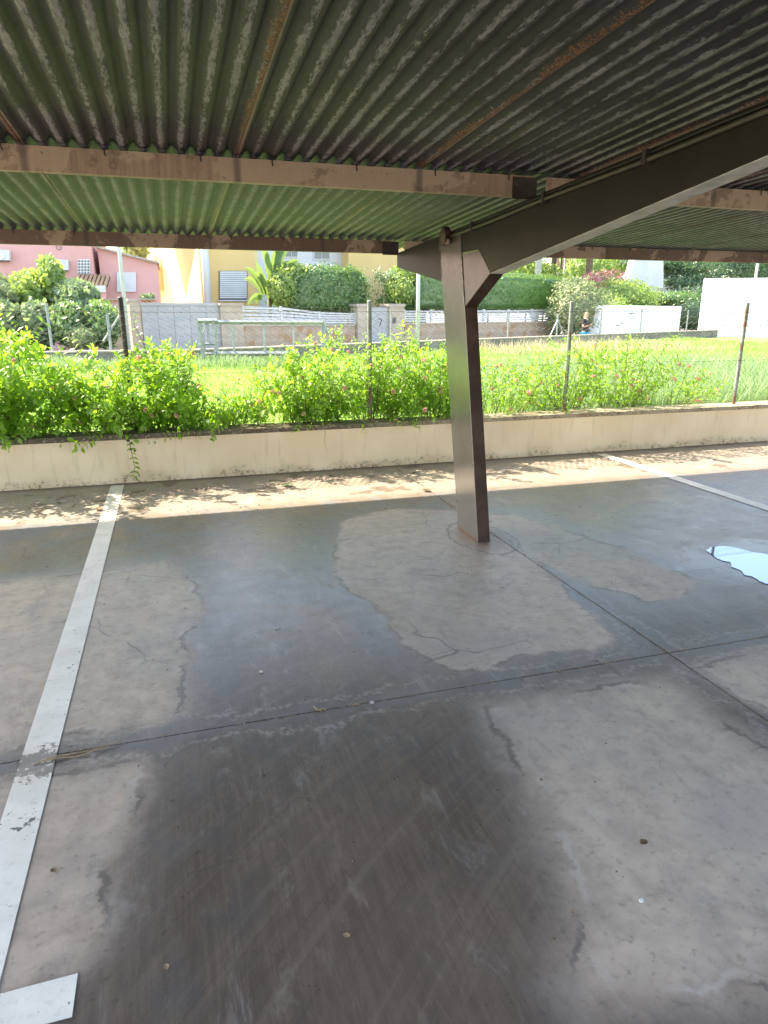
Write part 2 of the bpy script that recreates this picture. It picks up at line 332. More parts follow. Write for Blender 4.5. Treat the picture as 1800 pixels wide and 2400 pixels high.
def purlin_mat():
    t = NT('rusty_brown_paint'); p = t.pos()
    n = t.noise(t.scale(p, (1, 1, 1.)), 2.3, 4, .6, .5); f = t.noise(p, 60, 4, .7); v = t.noise(t.scale(p, (12, 12, 1.)), 5, 3)
    x = t.n('ShaderNodeSeparateXYZ', {0: p}).outputs[0]; yy = t.n('ShaderNodeSeparateXYZ', {0: p}).outputs[1]
    base = t.mix(t.step(v, .3, .7), (.46, .32, .22), (.34, .23, .16))
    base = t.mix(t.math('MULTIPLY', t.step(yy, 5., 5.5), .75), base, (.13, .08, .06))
    col = t.mix(t.math('MULTIPLY', t.step(n, .50, .54), .75), base, (.56, .41, .29))
    col = t.mix(t.math('MULTIPLY', t.step(t.noise(p, 8, 5, .7), .56, .62), .6), col, (.2, .12, .08))
    col = t.mix(t.math('MULTIPLY', t.step(t.noise(p, 14, 5, .75), .60, .64), t.math('MULTIPLY', t.step(n, .4, .5), .8)), col, (.5, .33, .21))
    col = t.mix(t.step(f, .67, .70), col, (.02, .012, .01))
    xs = t.math('ABSOLUTE', t.math('SUBTRACT', t.math('FRACT', t.math('DIVIDE', t.math('SUBTRACT', t.math('ADD', x, 9.6 - .39), .0), .96)), .5))
    lap = t.math('MULTIPLY', t.step(xs, .47, .495), .65)
    col = t.mix(lap, col, (.09, .07, .06))
    return t.pbr(Base_Color=col, Roughness=.6, Normal=t.bump(f, .3, .003))
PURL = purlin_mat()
def steel_mat():
    t = NT('reflection_grey_gloss_paint'); p = t.pos(); f = t.noise(p, 45, 5, .7); n = t.noise(p, 4, 4)
    v = t.noise(t.scale(p, (20, 20, 1.2)), 4, 3)
    col = t.mix(t.step(n, .35, .7), (.118, .108, .098), (.088, .08, .073))  # brown base greyed to imitate bright surroundings mirrored on the side
    z = t.n('ShaderNodeSeparateXYZ', {0: p}).outputs[2]
    dust = t.math('SUBTRACT', 1., t.step(t.math('ADD', z, t.math('MULTIPLY_ADD', n, .8, -.4)), .1, 1.3))
    col = t.mix(t.math('MULTIPLY', dust, .5), col, (.14, .125, .115))
    col = t.mix(t.math('MULTIPLY', t.step(t.noise(p, 11, 5, .7), .56, .68), .4), col, (.17, .15, .135))
    col = t.mix(t.math('MULTIPLY', t.step(f, .66, .72), .5), col, (.2, .16, .14))
    foot = t.math('SUBTRACT', 1., t.step(t.math('ADD', z, t.math('MULTIPLY', f, .04)), .03, .06))
    col = t.mix(foot, col, (.2, .09, .05))
    return t.pbr(Base_Color=col, Roughness=t.math('MULTIPLY_ADD', n, .2, .2), Normal=t.bump(t.math('ADD', v, t.math('MULTIPLY', f, .4)), .2, .004), Specular_IOR_Level=.8, Coat_Weight=1., Coat_Roughness=.16, Coat_IOR=1.75)
STEEL = steel_mat()
DSTEEL = simple('dark_beam_paint', (.022, .018, .015), .38, (.032, .026, .021), 3, bump=.15, bsc=40, spec=.25)
UNDER = simple('floor_lit_flange_paint', (.60, .60, .54), .6, (.42, .43, .37), 9)  # underside brightness from floor bounce painted in as a paler coat
CREAM = wall_render(); COPE = coping_mat()
GALV = simple('galvanised', (.32, .35, .36), .5, (.25, .28, .29), 8, metal=.4)
WIRE = simple('wire', (.06, .056, .05), .7, (.10, .09, .075), 30)
def post_mat(name, a, b, rust):
    t = NT(name); p = t.pos(); z = t.n('ShaderNodeSeparateXYZ', {0: p}).outputs[2]; n = t.noise(t.scale(p, (4, 4, 1)), 6, 4)
    col = t.mix(t.step(n, .3, .7), a, b)
    r = t.math('ADD', t.math('SUBTRACT', 1., t.step(z, .5, .72)), t.step(n, .56, .62), clamp=True)
    return t.pbr(Base_Color=t.mix(t.math('MULTIPLY', r, rust), col, (.17, .07, .035)), Roughness=.55)
POSTG = post_mat('grey_green_post', (.25, .30, .28), (.15, .18, .17), .85)
POSTD = post_mat('black_post', (.028, .026, .027), (.06, .05, .05), .3)
STEM = simple('green_brown_stem', (.12, .13, .04), .7, (.10, .07, .035), 9)
LANT = leafmat('lantana_leaf', (.21, .42, .04), (.14, .31, .035), (.08, .19, .03), .55, (.45, .76, .05), .45, .05)
GRASS = leafmat('sunlit_grass', (.20, .38, .08), (.26, .43, .11), (.34, .4, .16), .5, (.40, .68, .13))
WEED = leafmat('tall_weed', (.17, .30, .14), (.22, .36, .17), (.36, .36, .18), .45, (.34, .52, .18))
HEDGE = leafmat('hedge_leaf', (.085, .18, .07), (.12, .235, .09), (.2, .32, .11), .4, (.28, .46, .1), .4, .06)
DEEP = leafmat('deep_tree_leaf', (.035, .085, .045), (.055, .12, .06), (.10, .18, .08), .35, (.12, .26, .07), .4, .05)
BUSH = leafmat('bush_leaf', (.17, .28, .08), (.23, .35, .11), (.34, .42, .13), .45, (.42, .58, .10))
DARKB = leafmat('dark_bush_leaf', (.12, .2, .12), (.17, .26, .15), (.27, .29, .17), .4, (.32, .46, .16))
PALEB = leafmat('pale_bush_leaf', (.2, .27, .14), (.26, .33, .18), (.34, .33, .2), .4, (.25, .33, .1))
BANANA = leafmat('banana_leaf', (.10, .20, .07), (.14, .25, .10), None, .4, (.28, .42, .08))
PINKF = leafmat('bougainvillea_bract', (.55, .22, .26), (.6, .3, .32), (.18, .22, .08), .4, (.6, .1, .2))
DRY = leafmat('dry_seed_head', (.42, .36, .22), (.5, .43, .28), (.3, .3, .14), .4)
BARK = simple('bark', (.12, .095, .075), .9, (.2, .165, .13), 12, bump=.6, bsc=25)
PETAL = leafmat('pink_petal', (.62, .32, .48), (.68, .45, .56), (.75, .4, .3), .4)
FLOW = leafmat('pink_yellow_floret', (.70, .32, .40), (.78, .46, .50), (.80, .52, .14), .35)
BERRY = simple('black_berry', (.012, .012, .02), .3)

# ------------------------------------------------------------------ floor: four-metre slabs with sunk joints
def k(*pts): return [tuple(onz(a * K, b * K)[:2]) for a, b in pts]
PALES = [k((722,1180),(740,1125),(850,1098),(1000,1106),(1060,1130),(1110,1180),(1200,1240),(1230,1290),(1335,1370),(1335,1392),(1270,1405),(1130,1415),(1060,1445),(970,1450),(905,1410),(858,1375),(828,1325),(780,1290),(728,1262)),
         k((1040,1110),(1110,1112),(1180,1130),(1290,1170),(1380,1195),(1505,1255),(1470,1292),(1390,1298),(1300,1270),(1210,1238),(1110,1180)),
         k((-300,1270),(0,1260),(180,1240),(350,1215),(420,1260),(440,1300),(400,1380),(400,1440),(395,1530),(330,1570),(150,1590),(0,1620),(-300,1640)),
         k((-300,1720),(0,1690),(300,1645),(325,1650),(300,1720),(270,1800),(240,1880),(220,1960),(190,2060),(170,2110),(0,2180),(-300,2200)),
         k((1050,1530),(1250,1490),(1450,1470),(1530,1540),(1659,1620),(1900,1800),(1900,2050),(1700,2120),(1500,2150),(1380,2160),(1260,2150),(1240,1950),(1205,1830),(1150,1700),(1100,1620)),
         k((1500,1450),(1659,1395),(1900,1360),(1900,1620),(1659,1530),(1590,1500))]
WARMS = [(k((730,1330))[0], .55, .9), (k((560,1180))[0], .5, .5), (k((700,1420))[0], .4, .6), (k((1270,1120))[0], .35, .8), (k((1480,1160))[0], .45, .8), (k((1440,1090))[0], .5, .5), (k((900,1480))[0], .45, .4), (k((950,1090))[0], .4, .4), (k((880,2000))[0], .45, .35), (k((760,1800))[0], .4, .3)]
def sdf(X, Y, poly):
    P = np.array(poly); d = np.full(X.shape, 1e9); ins = np.zeros(X.shape, bool)
    for i in range(len(P)):
        a, b = P[i], P[(i+1) % len(P)]; e = b - a
        wx, wy = X - a[0], Y - a[1]; h = np.clip((wx * e[0] + wy * e[1]) / (e @ e), 0, 1)
        d = np.minimum(d, (wx - e[0]*h)**2 + (wy - e[1]*h)**2)
        c = (a[1] > Y) != (b[1] > Y)
        with np.errstate(divide='ignore', invalid='ignore'):
            ins ^= c & (X < (b[0]-a[0]) * (Y - a[1]) / (b[1]-a[1] + 1e-12) + a[0])
    return np.where(ins, 1, -1) * np.sqrt(d)
REAR0 = simple('dark_rear_ground', (.055, .052, .05), .85, (.075, .07, .066), 6, bump=.4, bsc=90)  # unseen ground behind the camera, made dark to cut bounce and reflections
FL = tag(empty('parking_floor'), kind='structure')
xs = [-12.8, -7.8, -2.8, JX, 7.22, 12.2]; ys = [-7.5, -2.5, JY, 6.95]
for i in range(len(xs)-1):
    for j in range(len(ys)-1):
        x0, x1, y0, y1 = xs[i]+.0035, xs[i+1]-.0035, ys[j]+.0035, ys[j+1]-.0035
        if j == 2: y1 = 6.95
        fine_ = j >= 1 and 1 <= i <= 3 and not (j == 1 and i == 1)
        st = .035 if fine_ else .5
        gx = np.linspace(x0, x1, int((x1-x0)/st)+2); gy = np.linspace(max(y0, -2.5+.005), y1, int((y1-max(y0,-2.5))/st)+2) if j else np.linspace(y0, y1, 11)
        X, Y = np.meshgrid(gx, gy); nx, ny = len(gx), len(gy)
        Zz = np.zeros_like(X)
        V = np.stack([X, Y, Zz], -1).reshape(-1, 3)
        a = (np.arange(ny-1)[:, None] * nx + np.arange(nx-1)[None]).ravel()
        F = np.stack([a, a+1, a+nx+1, a+nx], -1)
        # skirts into the joints
        def edge(idx):
            global V, F
            b = len(V); low = V[idx] - [0, 0, .03]; V = np.vstack([V, low]); m = len(idx)
            q = np.arange(m-1); F = np.vstack([F, np.stack([idx[q], b+q, b+q+1, idx[q+1]], -1)])
        edge(np.arange(nx)); edge(np.arange(nx) + (ny-1)*nx); edge(np.arange(ny)*nx); edge(np.arange(ny)*nx + nx-1)
        o = npmesh('slab', V, F, FLOOR if j else REAR0, FL, smooth=False)
        P = np.array(V); pale = np.full(len(P), -.4); soft = np.full(len(P), .02); warm = np.zeros(len(P))
        if fine_:
            for pl, sf in zip(PALES, (.004, .03, .13, .07, .13, .06)):
                d_ = sdf(P[:, 0], P[:, 1], pl); soft = np.where(d_ > pale, sf, soft); pale = np.maximum(pale, d_)
        for (c, r, s) in WARMS: warm = np.maximum(warm, s * np.exp(-((P[:, 0]-c[0])**2 + (P[:, 1]-c[1])**2) / (r*r*.5)))
        for nm, arr in (('pale', pale), ('warm', warm), ('soft', soft)):
            at = o.data.attributes.new(nm, 'FLOAT', 'POINT'); at.data.foreach_set('value', arr.astype(np.float32))
MB().box((-12.8, -7.5, -.06), (12.2, 6.94, -.012)).build('joint_bed', JOINT, FL)
GROUND = simple('far_ground', (.22, .20, .17), .9, (.28, .26, .22), .6)
tag(MB().box((-400, -300, -.5), (400, 600, -.1)).build('ground', GROUND), kind='structure')

# painted bay lines
def sheet(pts, z, name, mat, **t):
    m = MB(); m.add([(x, y, z) for x, y in pts], [tuple(range(len(pts)))]); return m.build(name, mat, **t)
sheet([(-.658, 1.49), (-.534, 1.49), (-.534, 6.86), (-.655, 6.86)], .004, 'bay_line', PAINT, kind='structure', label='long white bay line on the left, peeling where the joint crosses it')
sheet([(-.84, 1.375), (-.351, 1.375), (-.351, 1.492), (-.533, 1.4885), (-.659, 1.4885), (-.84, 1.49)], .004, 'bay_line', PAINT, kind='structure', label='short white cross bar at the near end of the left bay line')
sheet([(4.69, 1.49), (4.82, 1.49), (4.82, 6.83), (4.69, 6.83)], .004, 'bay_line', PAINT, kind='structure', label='white bay line on the right running towards the low wall')

# puddle
WATER = NT('water').pbr(Base_Color=(.34, .46, .72), Metallic=.55, Roughness=.01, IOR=1.33, Specular_IOR_Level=.9)  # sky reflection put into the base as a blue, partly metallic tint
pw = [(1525,1190),(1535,1183),(1560,1180),(1590,1183),(1620,1192),(1659,1198),(1760,1215),(1840,1250),(1850,1290),(1760,1285),(1700,1275),(1659,1263),(1640,1256),(1625,1246),(1608,1243),(1600,1233),(1580,1225),(1578,1215),(1560,1212),(1545,1205)]
pp = [np.array(onz(a*K, b*K)[:2]) for a, b in pw]
pq = []
for i in range(len(pp)):
    a, b = pp[i], pp[(i+1) % len(pp)]
    for s_ in (0, .33, .66): pq.append(a + (b-a)*s_ + rng.normal(0, .004, 2))
sheet(pq, .0035, 'puddle', WATER, kind='structure')
PUDC = np.mean(pp, 0)

# ------------------------------------------------------------------ low boundary wall with coping stones
bw = empty('boundary_wall', (2, 7.05, 0), label='low cream rendered wall with a stone coping along the back of the car park', cat='wall')
MB().box((-15, -.1, -.1), (11, .16, .43)).build('wall_body', CREAM, bw)
x = -13.0
while x < 10.5:
    L = 1.0
    m = MB().box((x + .002, -.125, .431), (x + L - .002, .19, .478 + random.uniform(-.002, .003)))
    o = m.build('coping_stone', COPE, bw, bevel=.006); o.location = (0, random.uniform(-.004, .004), 0); x += L

# ------------------------------------------------------------------ chain link fence
fe = empty('chain_link_fence', (2, 7.13, .478), label='chain link fence on round posts standing on the low cream wall', cat='fence')
fx0 = 2.0; FY = 7.13
PX = [-5.27, -2.84, -.41, 2.015, 4.405, 6.875, 9.3]
for i, px in enumerate(PX):
    dark = i == 2
    z1 = 1.715 if not dark else 1.735
    ln = (-.0 if not dark else -.0)
    m = MB(); m.tube([(px - fx0 + ln, 0, 0), (px - fx0, 0, z1 - .478)], .024, 12)
    m.tube([(px - fx0, 0, z1 - .478), (px - fx0, 0, z1 - .47)], [.026, .018], 12)
    o = m.build('fence_post', POSTD if dark else POSTG, fe, smooth=False)
    if dark: o['label'] = 'black fence post'
# wire strands: every strand zigzags and hooks its neighbour
m = MB(); P2 = .076; vs = []; top = 1.63 - .478
nst = int((9.3 + 5.3) / P2); nz = int(top / (P2 / 2))
V = []; F = []; rw = .0027
for i in range(nst):
    xc = -5.3 - fx0 + i * P2
    sag = .012 * math.sin(i * .37)
    pts = [(xc + (P2/2 if kk % 2 else -P2/2) * 1.0 + .006 * math.sin(kk * .5 + i * .1), (.003 if kk % 2 else -.003) + .012 * math.sin(i * .21 + kk * .13) - .028, .01 + kk * P2/2 + sag) for kk in range(nz + 1)]
    b = len(V)
    for (a_, b_, c_) in pts: V += [(a_, b_ - rw, c_), (a_ + rw, b_ + rw * .6, c_), (a_ - rw, b_ + rw * .6, c_)]
    for kk in range(nz):
        for e in range(3):
            F.append((b + kk*3 + e, b + kk*3 + (e+1) % 3, b + kk*3 + 3 + (e+1) % 3, b + kk*3 + 3 + e))
npmesh('wire_mesh', V, F, WIRE, fe, kind='stuff')
for zz in (.04, .55, top - .02):
    m = MB(); m.tube([(-7.3 + i * .5, -.03, zz + .006 * math.sin(i)) for i in range(30)], .0017, 4); m.build('tension_wire', WIRE, fe)

# ------------------------------------------------------------------ carport
cp = empty('carport', (2.065, 4.46, 0), label='brown steel carport with a corrugated green roof on one leaning column', cat='carport')
ox, oy = 2.065, 4.46
def zr(y): return 2.509 - .045 * y           # underside level of the roof
def side(poly, x0, x1, name, bevel=.004, mat=STEEL):
    return MB().prism([(x0 - ox, y - oy, z) for y, z in poly], (x1 - x0, 0, 0)).build(name, mat, cp, bevel=bevel)
side([(4.284, 0), (4.658, 0), (5.11, 1.829), (5.17, 2.13), (4.77, 2.13), (4.66, 1.645)], 2.017, 2.113, 'column', .005)
FRONTP = simple('unreflecting_brown_paint', (.040, .022, .016), .7, (.075, .042, .03), 7, bump=.2, bsc=60, spec=.2)  # for an added skin, darker and duller so the front mirrors no sky
side([(4.284, .001), (4.6595, 1.641), (4.2695, 1.843), (4.2655, 1.840), (4.6550, 1.6400), (4.280, .001)], 2.0185, 2.1115, 'added_front_plate', 0, FRONTP)
side([(4.655, 1.640), (4.74, 2.0), (4.45, 2.0), (4.268, 1.848)], 2.0195, 2.1105, 'haunch', .004)
side([(6.233, 1.993), (6.233, 2.103 + .012), (.85, zr(.85) - .113), (.85, zr(.85) - .19), (4.266, 1.850), (5.11, 1.826)], 2.0215, 2.1085, 'beam', .004, DSTEEL)
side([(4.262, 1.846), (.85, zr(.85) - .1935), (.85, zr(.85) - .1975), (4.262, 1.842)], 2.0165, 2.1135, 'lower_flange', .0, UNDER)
for pts in ([(5.112, 1.835), (5.172, 2.125)], [(4.662, 1.652), (4.772, 2.125)], [(4.662, 1.648), (4.70, 1.79), (4.742, 1.99)], [(4.735, 2.001), (4.455, 2.001)]):
    q = []
    for a, b in zip(pts[:-1], pts[1:]):
        for t_ in np.linspace(0, 1, 14): q.append((2.0165 - ox + random.uniform(-.001, .001), a[0] + (b[0]-a[0]) * t_ - oy + random.uniform(-.0015, .0015), a[1] + (b[1]-a[1]) * t_))
    MB().tube(q, [.0035 + random.uniform(-.001, .0012) for _ in q], 5).build('weld_bead', STEEL, cp)
# purlins: C channels, one length each side of the beam
def purlin(y0, x0, x1, h=.108):
    zt = zr(y0) - .004; m = MB(); X0, X1 = x0 - ox, x1 - ox; Y = y0 - oy
    m.box((X0, Y, zt - h), (X1, Y + .003, zt)); m.box((X0, Y + .003, zt - h), (X1, Y + .05, zt - h + .003)); m.box((X0, Y + .003, zt - .003), (X1, Y + .05, zt))
    m.box((X0, Y + .047, zt - h + .003), (X1, Y + .05, zt - h + .018))
    return m.build('purlin', PURL, cp)
for y0 in (6.28, 3.78, 1.3):
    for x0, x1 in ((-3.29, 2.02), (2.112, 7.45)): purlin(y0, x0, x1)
DPLATE = simple('dark_plate', (.03, .024, .02), .6, (.06, .045, .035), 20)
for y0 in (6.28, 3.78, 1.3):
    zt = zr(y0)
    m = MB().box((1.90 - ox, y0 - .0085 - oy, zt - .125), (2.05 - ox, y0 - .0015 - oy, zt - .012))
    pl = m.build('bracket_plate', DPLATE, cp, bevel=.002)
    for bx in (1.925, 1.99):
        mm = MB().tube([(bx - ox, y0 - .0155 - oy, zt - .06), (bx - ox, y0 - .009 - oy, zt - .06)], .009, 6); b = mm.build('bolt', DPLATE, pl)
# roof sheets, two rows lapped at the middle purlin
def sheet_mesh(name, y0, y1, ny, dz, mat):
    W = .96; nxs = 11 * 12; xx = np.linspace(-.035, W, nxs + 1); yy = np.linspace(y0, y1, ny)
    X, Y = np.meshgrid(xx, yy); ph = X * 2 * math.pi / (W / 11)
    Zc = .0115 * (1 - np.cos(ph)) + .0035 * np.cos(2 * ph) - .0035 + (X - W) / W * -.0 + np.where(X > W - .03, -.0045 * (X - W + .03) / .03, 0) + np.where(X < .0, .004, 0)
    Z_ = (2.509 - .045 * Y) + Zc + dz + .0015 * np.sin(Y * 3.1 + X * 5)
    V = np.stack([X, Y - oy, Z_], -1).reshape(-1, 3); nx = len(xx)
    a = (np.arange(ny-1)[:, None] * nx + np.arange(nx-1)[None]).ravel()
    me = npmesh(name, V, np.stack([a, a+1, a+nx+1, a+nx], -1), mat, cp, smooth=True); return me
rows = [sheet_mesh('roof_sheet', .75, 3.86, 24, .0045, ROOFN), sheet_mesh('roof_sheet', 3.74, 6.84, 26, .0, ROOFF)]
for r_i, base in enumerate(rows):
    for kx in range(-4, 9):
        o = base if kx == -4 else base.copy()
        if kx != -4: link(o, cp)
        xo = .39 + (kx - 0) * .96 - ox
        o.location = (xo - .0, 0, random.uniform(0, .001))
for y0 in (6.28, 3.78):
    for q_ in range(24):
        xx = -2.9 + q_ * .436 + .02
        if abs(xx - 2.06) < .1: continue
        xx = .39 + round((xx - .39) / (.96 / 11)) * (.96 / 11)
        MB().tube([(xx - ox, y0 - .008 - oy, zr(y0) + .012), (xx - ox, y0 - .009 - oy, zr(y0) - .02), (xx + .004 - ox, y0 - .006 - oy, zr(y0) - .032)], .0035, 5).build('hook_bolt', DPLATE, cp)
# cable along the beam with clips, and the broken lamp box over the column
CABLE = simple('grey_green_conduit', (.06, .055, .04), .5, (.09, .08, .055), 9)
def bt(y): return 2.103 + .012 + (6.233 - y) * ((zr(.85) - .113 - 2.115) / (6.233 - .85))
m = MB(); m.tube([(2.006 - ox, y - oy, bt(y) - .045 + .003 * math.sin(y * 4)) for y in np.linspace(4.93, .9, 30)], .011, 8); m.build('conduit', CABLE, cp, smooth=True)
m = MB(); m.tube([(2.012 - ox, y - oy, bt(y) - .020 + .002 * math.sin(y * 6)) for y in np.linspace(4.9, .9, 30)], .006, 6); m.build('cable', simple('black_cable', (.02, .02, .018), .5), cp, smooth=True)
for y in (4.55, 3.6, 2.75, 2.0, 1.3):
    MB().box((1.990 - ox, y - .012 - oy, bt(y) - .066), (2.021 - ox, y + .012 - oy, bt(y) - .004)).build('clip', DPLATE, cp, bevel=.002)
lb = MB(); lb.prism([(1.965 - ox, 4.93 - oy, 2.09), (1.965 - ox, 5.03 - oy, 2.075), (1.965 - ox, 5.05 - oy, 2.16), (1.965 - ox, 4.99 - oy, 2.205), (1.965 - ox, 4.94 - oy, 2.17)], (.05, 0, 0))
lj = lb.build('junction_box', simple('brown_plastic', (.055, .03, .022), .5, (.10, .05, .04), 40), cp, bevel=.003)
m = MB().tube([(1.985 - ox, 4.935 - oy, 2.08), (1.985 - ox, 4.92 - oy, 2.11)], [.018, .012], 8); m.build('loose_cap', simple('pale_pink_plastic', (.4, .28, .24), .5), lj)
m = MB().box((1.958 - ox, 4.915 - oy, 2.085), (1.9635 - ox, 4.99 - oy, 2.15)); m.build('lid', simple('dull_brown', (.12, .07, .05), .5), lj)

# ------------------------------------------------------------------ plants
LV = np.array([[0,0,0],[.28,.42,.09],[.30,.62,.08],[0,1.12,-.06],[-.30,.62,.08],[-.28,.42,.09],[0,.5,-.0],[.17,.16,.03],[-.17,.16,.03]])
LF = np.array([[0,7,6],[7,1,6],[1,2,6],[2,3,6],[3,4,6],[4,5,6],[5,8,6],[8,0,6]])
def frames(D, Nn):
    D = D / np.linalg.norm(D, axis=1, keepdims=True); Xx = np.cross(D, Nn); Xx /= np.linalg.norm(Xx, axis=1, keepdims=True) + 1e-9
    return Xx, D, np.cross(Xx, D)
def leaves(name, P, D, Nn, size, mat, parent=None, shape=(LV, LF), **t):
    X, Y, Z_ = frames(D, Nn); s = np.asarray(size)[:, None, None] if hasattr(size, '__len__') else size
    lv, lf = shape
    V = P[:, None] + s * (lv[None, :, :1] * X[:, None] + lv[None, :, 1:2] * Y[:, None] + lv[None, :, 2:] * Z_[:, None])
    F = (lf[None] + (np.arange(len(P)) * len(lv))[:, None, None]).reshape(-1, lf.shape[1])
    return npmesh(name, V.reshape(-1, 3), F, mat, parent, **t)
leaf_me = None
def floret(name, mat, n=16, r=.016):
    V = []; F = []
    for i in range(n):
        th = i * 2.4; el = math.acos(1 - i / n * 1.1); d = Vector((math.sin(el)*math.cos(th), math.sin(el)*math.sin(th), math.cos(el)))
        a = d.orthogonal().normalized(); b = d.cross(a); c = d * r; b0 = len(V)
        V += [c + a*.007 + d*.002, c + b*.007 + d*.002, c - a*.007 + d*.002, c - b*.007 + d*.002, c*.6]
        F += [(b0, b0+1, b0+4), (b0+1, b0+2, b0+4), (b0+2, b0+3, b0+4), (b0+3, b0, b0+4)]
    me = bpy.data.meshes.new(name); me.from_pydata(V, [], F); me.materials.append(mat); return me
flower_me = floret('flower', FLOW)
leaf_me = bpy.data.meshes.new('leaf'); leaf_me.from_pydata([tuple(v) for v in LV], [], [tuple(f) for f in LF]); leaf_me.materials.append(LANT)
# height of the bush line above the wall, as (x along fence, top z)
TOPS = [(-3.2,1.45),(-1.7,1.60),(-1.35,1.58),(-1.1,1.3),(-.8,1.2),(-.45,1.22),(-.2,1.42),(.05,1.32),(.25,1.08),(.5,.92),(.75,.98),(1.05,1.2),(1.5,1.42),(1.85,1.5),(2.2,1.4),(2.6,1.4),(3.0,1.3),(3.4,1.08),(3.9,1.12),(4.3,1.2),(4.7,1.38),(5.1,1.3),(5.6,1.38),(5.9,1.15),(6.3,.9),(6.8,.7)]
def topz(x): return float(np.interp(x, [a for a, b in TOPS], [b for a, b in TOPS]))
def shrub(x0, width, label, nst_, lean=0., over=0., lsz=.05, ydeep=.5, indiv=60, sparse=1.):
    g = empty('lantana_shrub', (x0, 7.32, .3), label=label, cat='shrub', group='lantana shrubs growing through the chain link fence')
    P = []; D = []; Nn = []; Sz = []; stems = MB(); fl = []; nst = int(nst_ * (1.25 if x0 < 1 else 1.15 if x0 < 3.3 else .68))
    for s_ in range(nst):
        u = random.uniform(-.5, .5); xb = u * width * .5; yb = random.uniform(-.12, ydeep * .6)
        xt = u * width * 1.15 + random.gauss(0, .14) + lean
        hmax = topz(x0 + xt) - .3
        h = hmax * (random.uniform(.25, 1.0) ** .7) + random.uniform(-.05, .04)
        yt = yb + random.uniform(-.55, .32) * (.5 + h) - over * random.random() * .6
        if s_ < nst * .16 * (1 + 2 * over): h = random.uniform(.12, .4); yt = yb - random.uniform(.3, .55) * (1 if x0 < 3.3 else .5)
        elif h < .35 and random.random() < .6: yt = yb - random.uniform(.2, .42)
        A = np.array([xb, yb, .1]); T = np.array([xt, yt, h]); bow = np.array([random.gauss(0, .05), random.gauss(-.03, .05), random.uniform(.02, .16)])
        L = np.linalg.norm(T - A); n = max(5, int(L / .036))
        ts = np.linspace(0, 1, n); pts = A + (T - A) * ts[:, None] + bow * (4 * ts * (1 - ts))[:, None]
        kx = random.uniform(-.3, .3)
        big = 1.35 if random.random() < .25 else random.uniform(.7, 1.05)
        if random.random() < .12: T = T + np.array([random.gauss(0, .15), -.05, random.uniform(.05, .22)]); pts = A + (T - A) * ts[:, None] + bow * (4 * ts * (1 - ts))[:, None]
        pts[:, 0] += kx * .12 * ts ** 3; pts[:, 2] -= .04 * ts ** 4
        stems.tube(pts[::2], list(np.linspace(.0042, .0014, len(pts[::2]))), 4, cap=False)
        ph = random.random() * 6
        for i in range(2, n):
            if random.random() > sparse: continue
            tdir = pts[i] - pts[i-1]; tdir /= np.linalg.norm(tdir)
            ph += math.pi / 2 + random.gauss(0, .3)
            side_ = np.cross(tdir, [math.cos(ph), math.sin(ph), .2]); side_ /= np.linalg.norm(side_) + 1e-9
            for sg in (-1, 1):
                if random.random() < .12: continue
                d = side_ * sg + tdir * .5 + np.array([0, 0, random.uniform(-.45, .15)])
                nn = np.array([random.gauss(0, .45), random.gauss(-.1, .45), 1.])
                P.append(pts[i] + d * .006); D.append(d); Nn.append(nn); Sz.append(lsz * big * random.uniform(.5, 1.2) * (1 - .45 * max(0, ts[i] - .75) / .25))
                if random.random() < .05 and ts[i] > .4: fl.append((pts[i] + d * .03, d))
            if random.random() < .16 and i < n - 3:          # side shoot
                q = pts[i].copy(); dd = side_ * random.choice((-1, 1)) + np.array([0, 0, .35]); dd /= np.linalg.norm(dd)
                m_ = random.randint(3, 6)
                stems.tube([q, q + dd * .03 * m_], [.0018, .001], 3, cap=False)
                for j in range(m_):
                    q = q + dd * .03
                    for sg in (-1, 1):
                        d = np.cross(dd, [random.gauss(0, 1), random.gauss(0, 1), .5]) * sg + dd * .4
                        P.append(q.copy()); D.append(d); Nn.append(np.array([random.gauss(0, .5), random.gauss(0, .5), 1.])); Sz.append(lsz * random.uniform(.4, .9))
                if random.random() < .35: fl.append((q + dd * .015, dd))
    P, D, Nn, Sz = map(np.array, (P, D, Nn, Sz))
    # keep the coping and wall clear of leaves that would sit inside them
    Wp = P + np.array([x0, 7.32, .3]); bad = (Wp[:, 2] < .5) & (Wp[:, 1] > 6.9); keep = ~bad
    P, D, Nn, Sz = P[keep], D[keep], Nn[keep], Sz[keep]
    stems.build('stems', STEM, g)
    order = np.argsort(Wp[keep][:, 1] - Sz * 8)
    near, rest = order[:indiv], order[indiv:]
    leaves('foliage', P[rest], D[rest], Nn[rest], Sz[rest], LANT, g, kind='stuff')
    X, Y, Z_ = frames(D[near], Nn[near])
    for i, n_ in enumerate(near):
        o = bpy.data.objects.new('leaf', leaf_me); s = Sz[n_]
        o.matrix_basis = Matrix(((X[i][0]*s, Y[i][0]*s, Z_[i][0]*s, P[n_][0]), (X[i][1]*s, Y[i][1]*s, Z_[i][1]*s, P[n_][1]), (X[i][2]*s, Y[i][2]*s, Z_[i][2]*s, P[n_][2]), (0, 0, 0, 1)))
        link(o, g)
    random.shuffle(fl)
    for (q, d) in fl[:(14 if x0 < 3.3 else 8)]:
        o = bpy.data.objects.new('flower', flower_me); o.location = Vector(q) + Vector((0, -.03, .01)); o.rotation_euler = (random.uniform(.2, 1.2), 0, random.uniform(-.6, .6)); s = random.uniform(1.0, 1.6); o.scale = (s, s, s); link(o, g)
    return g
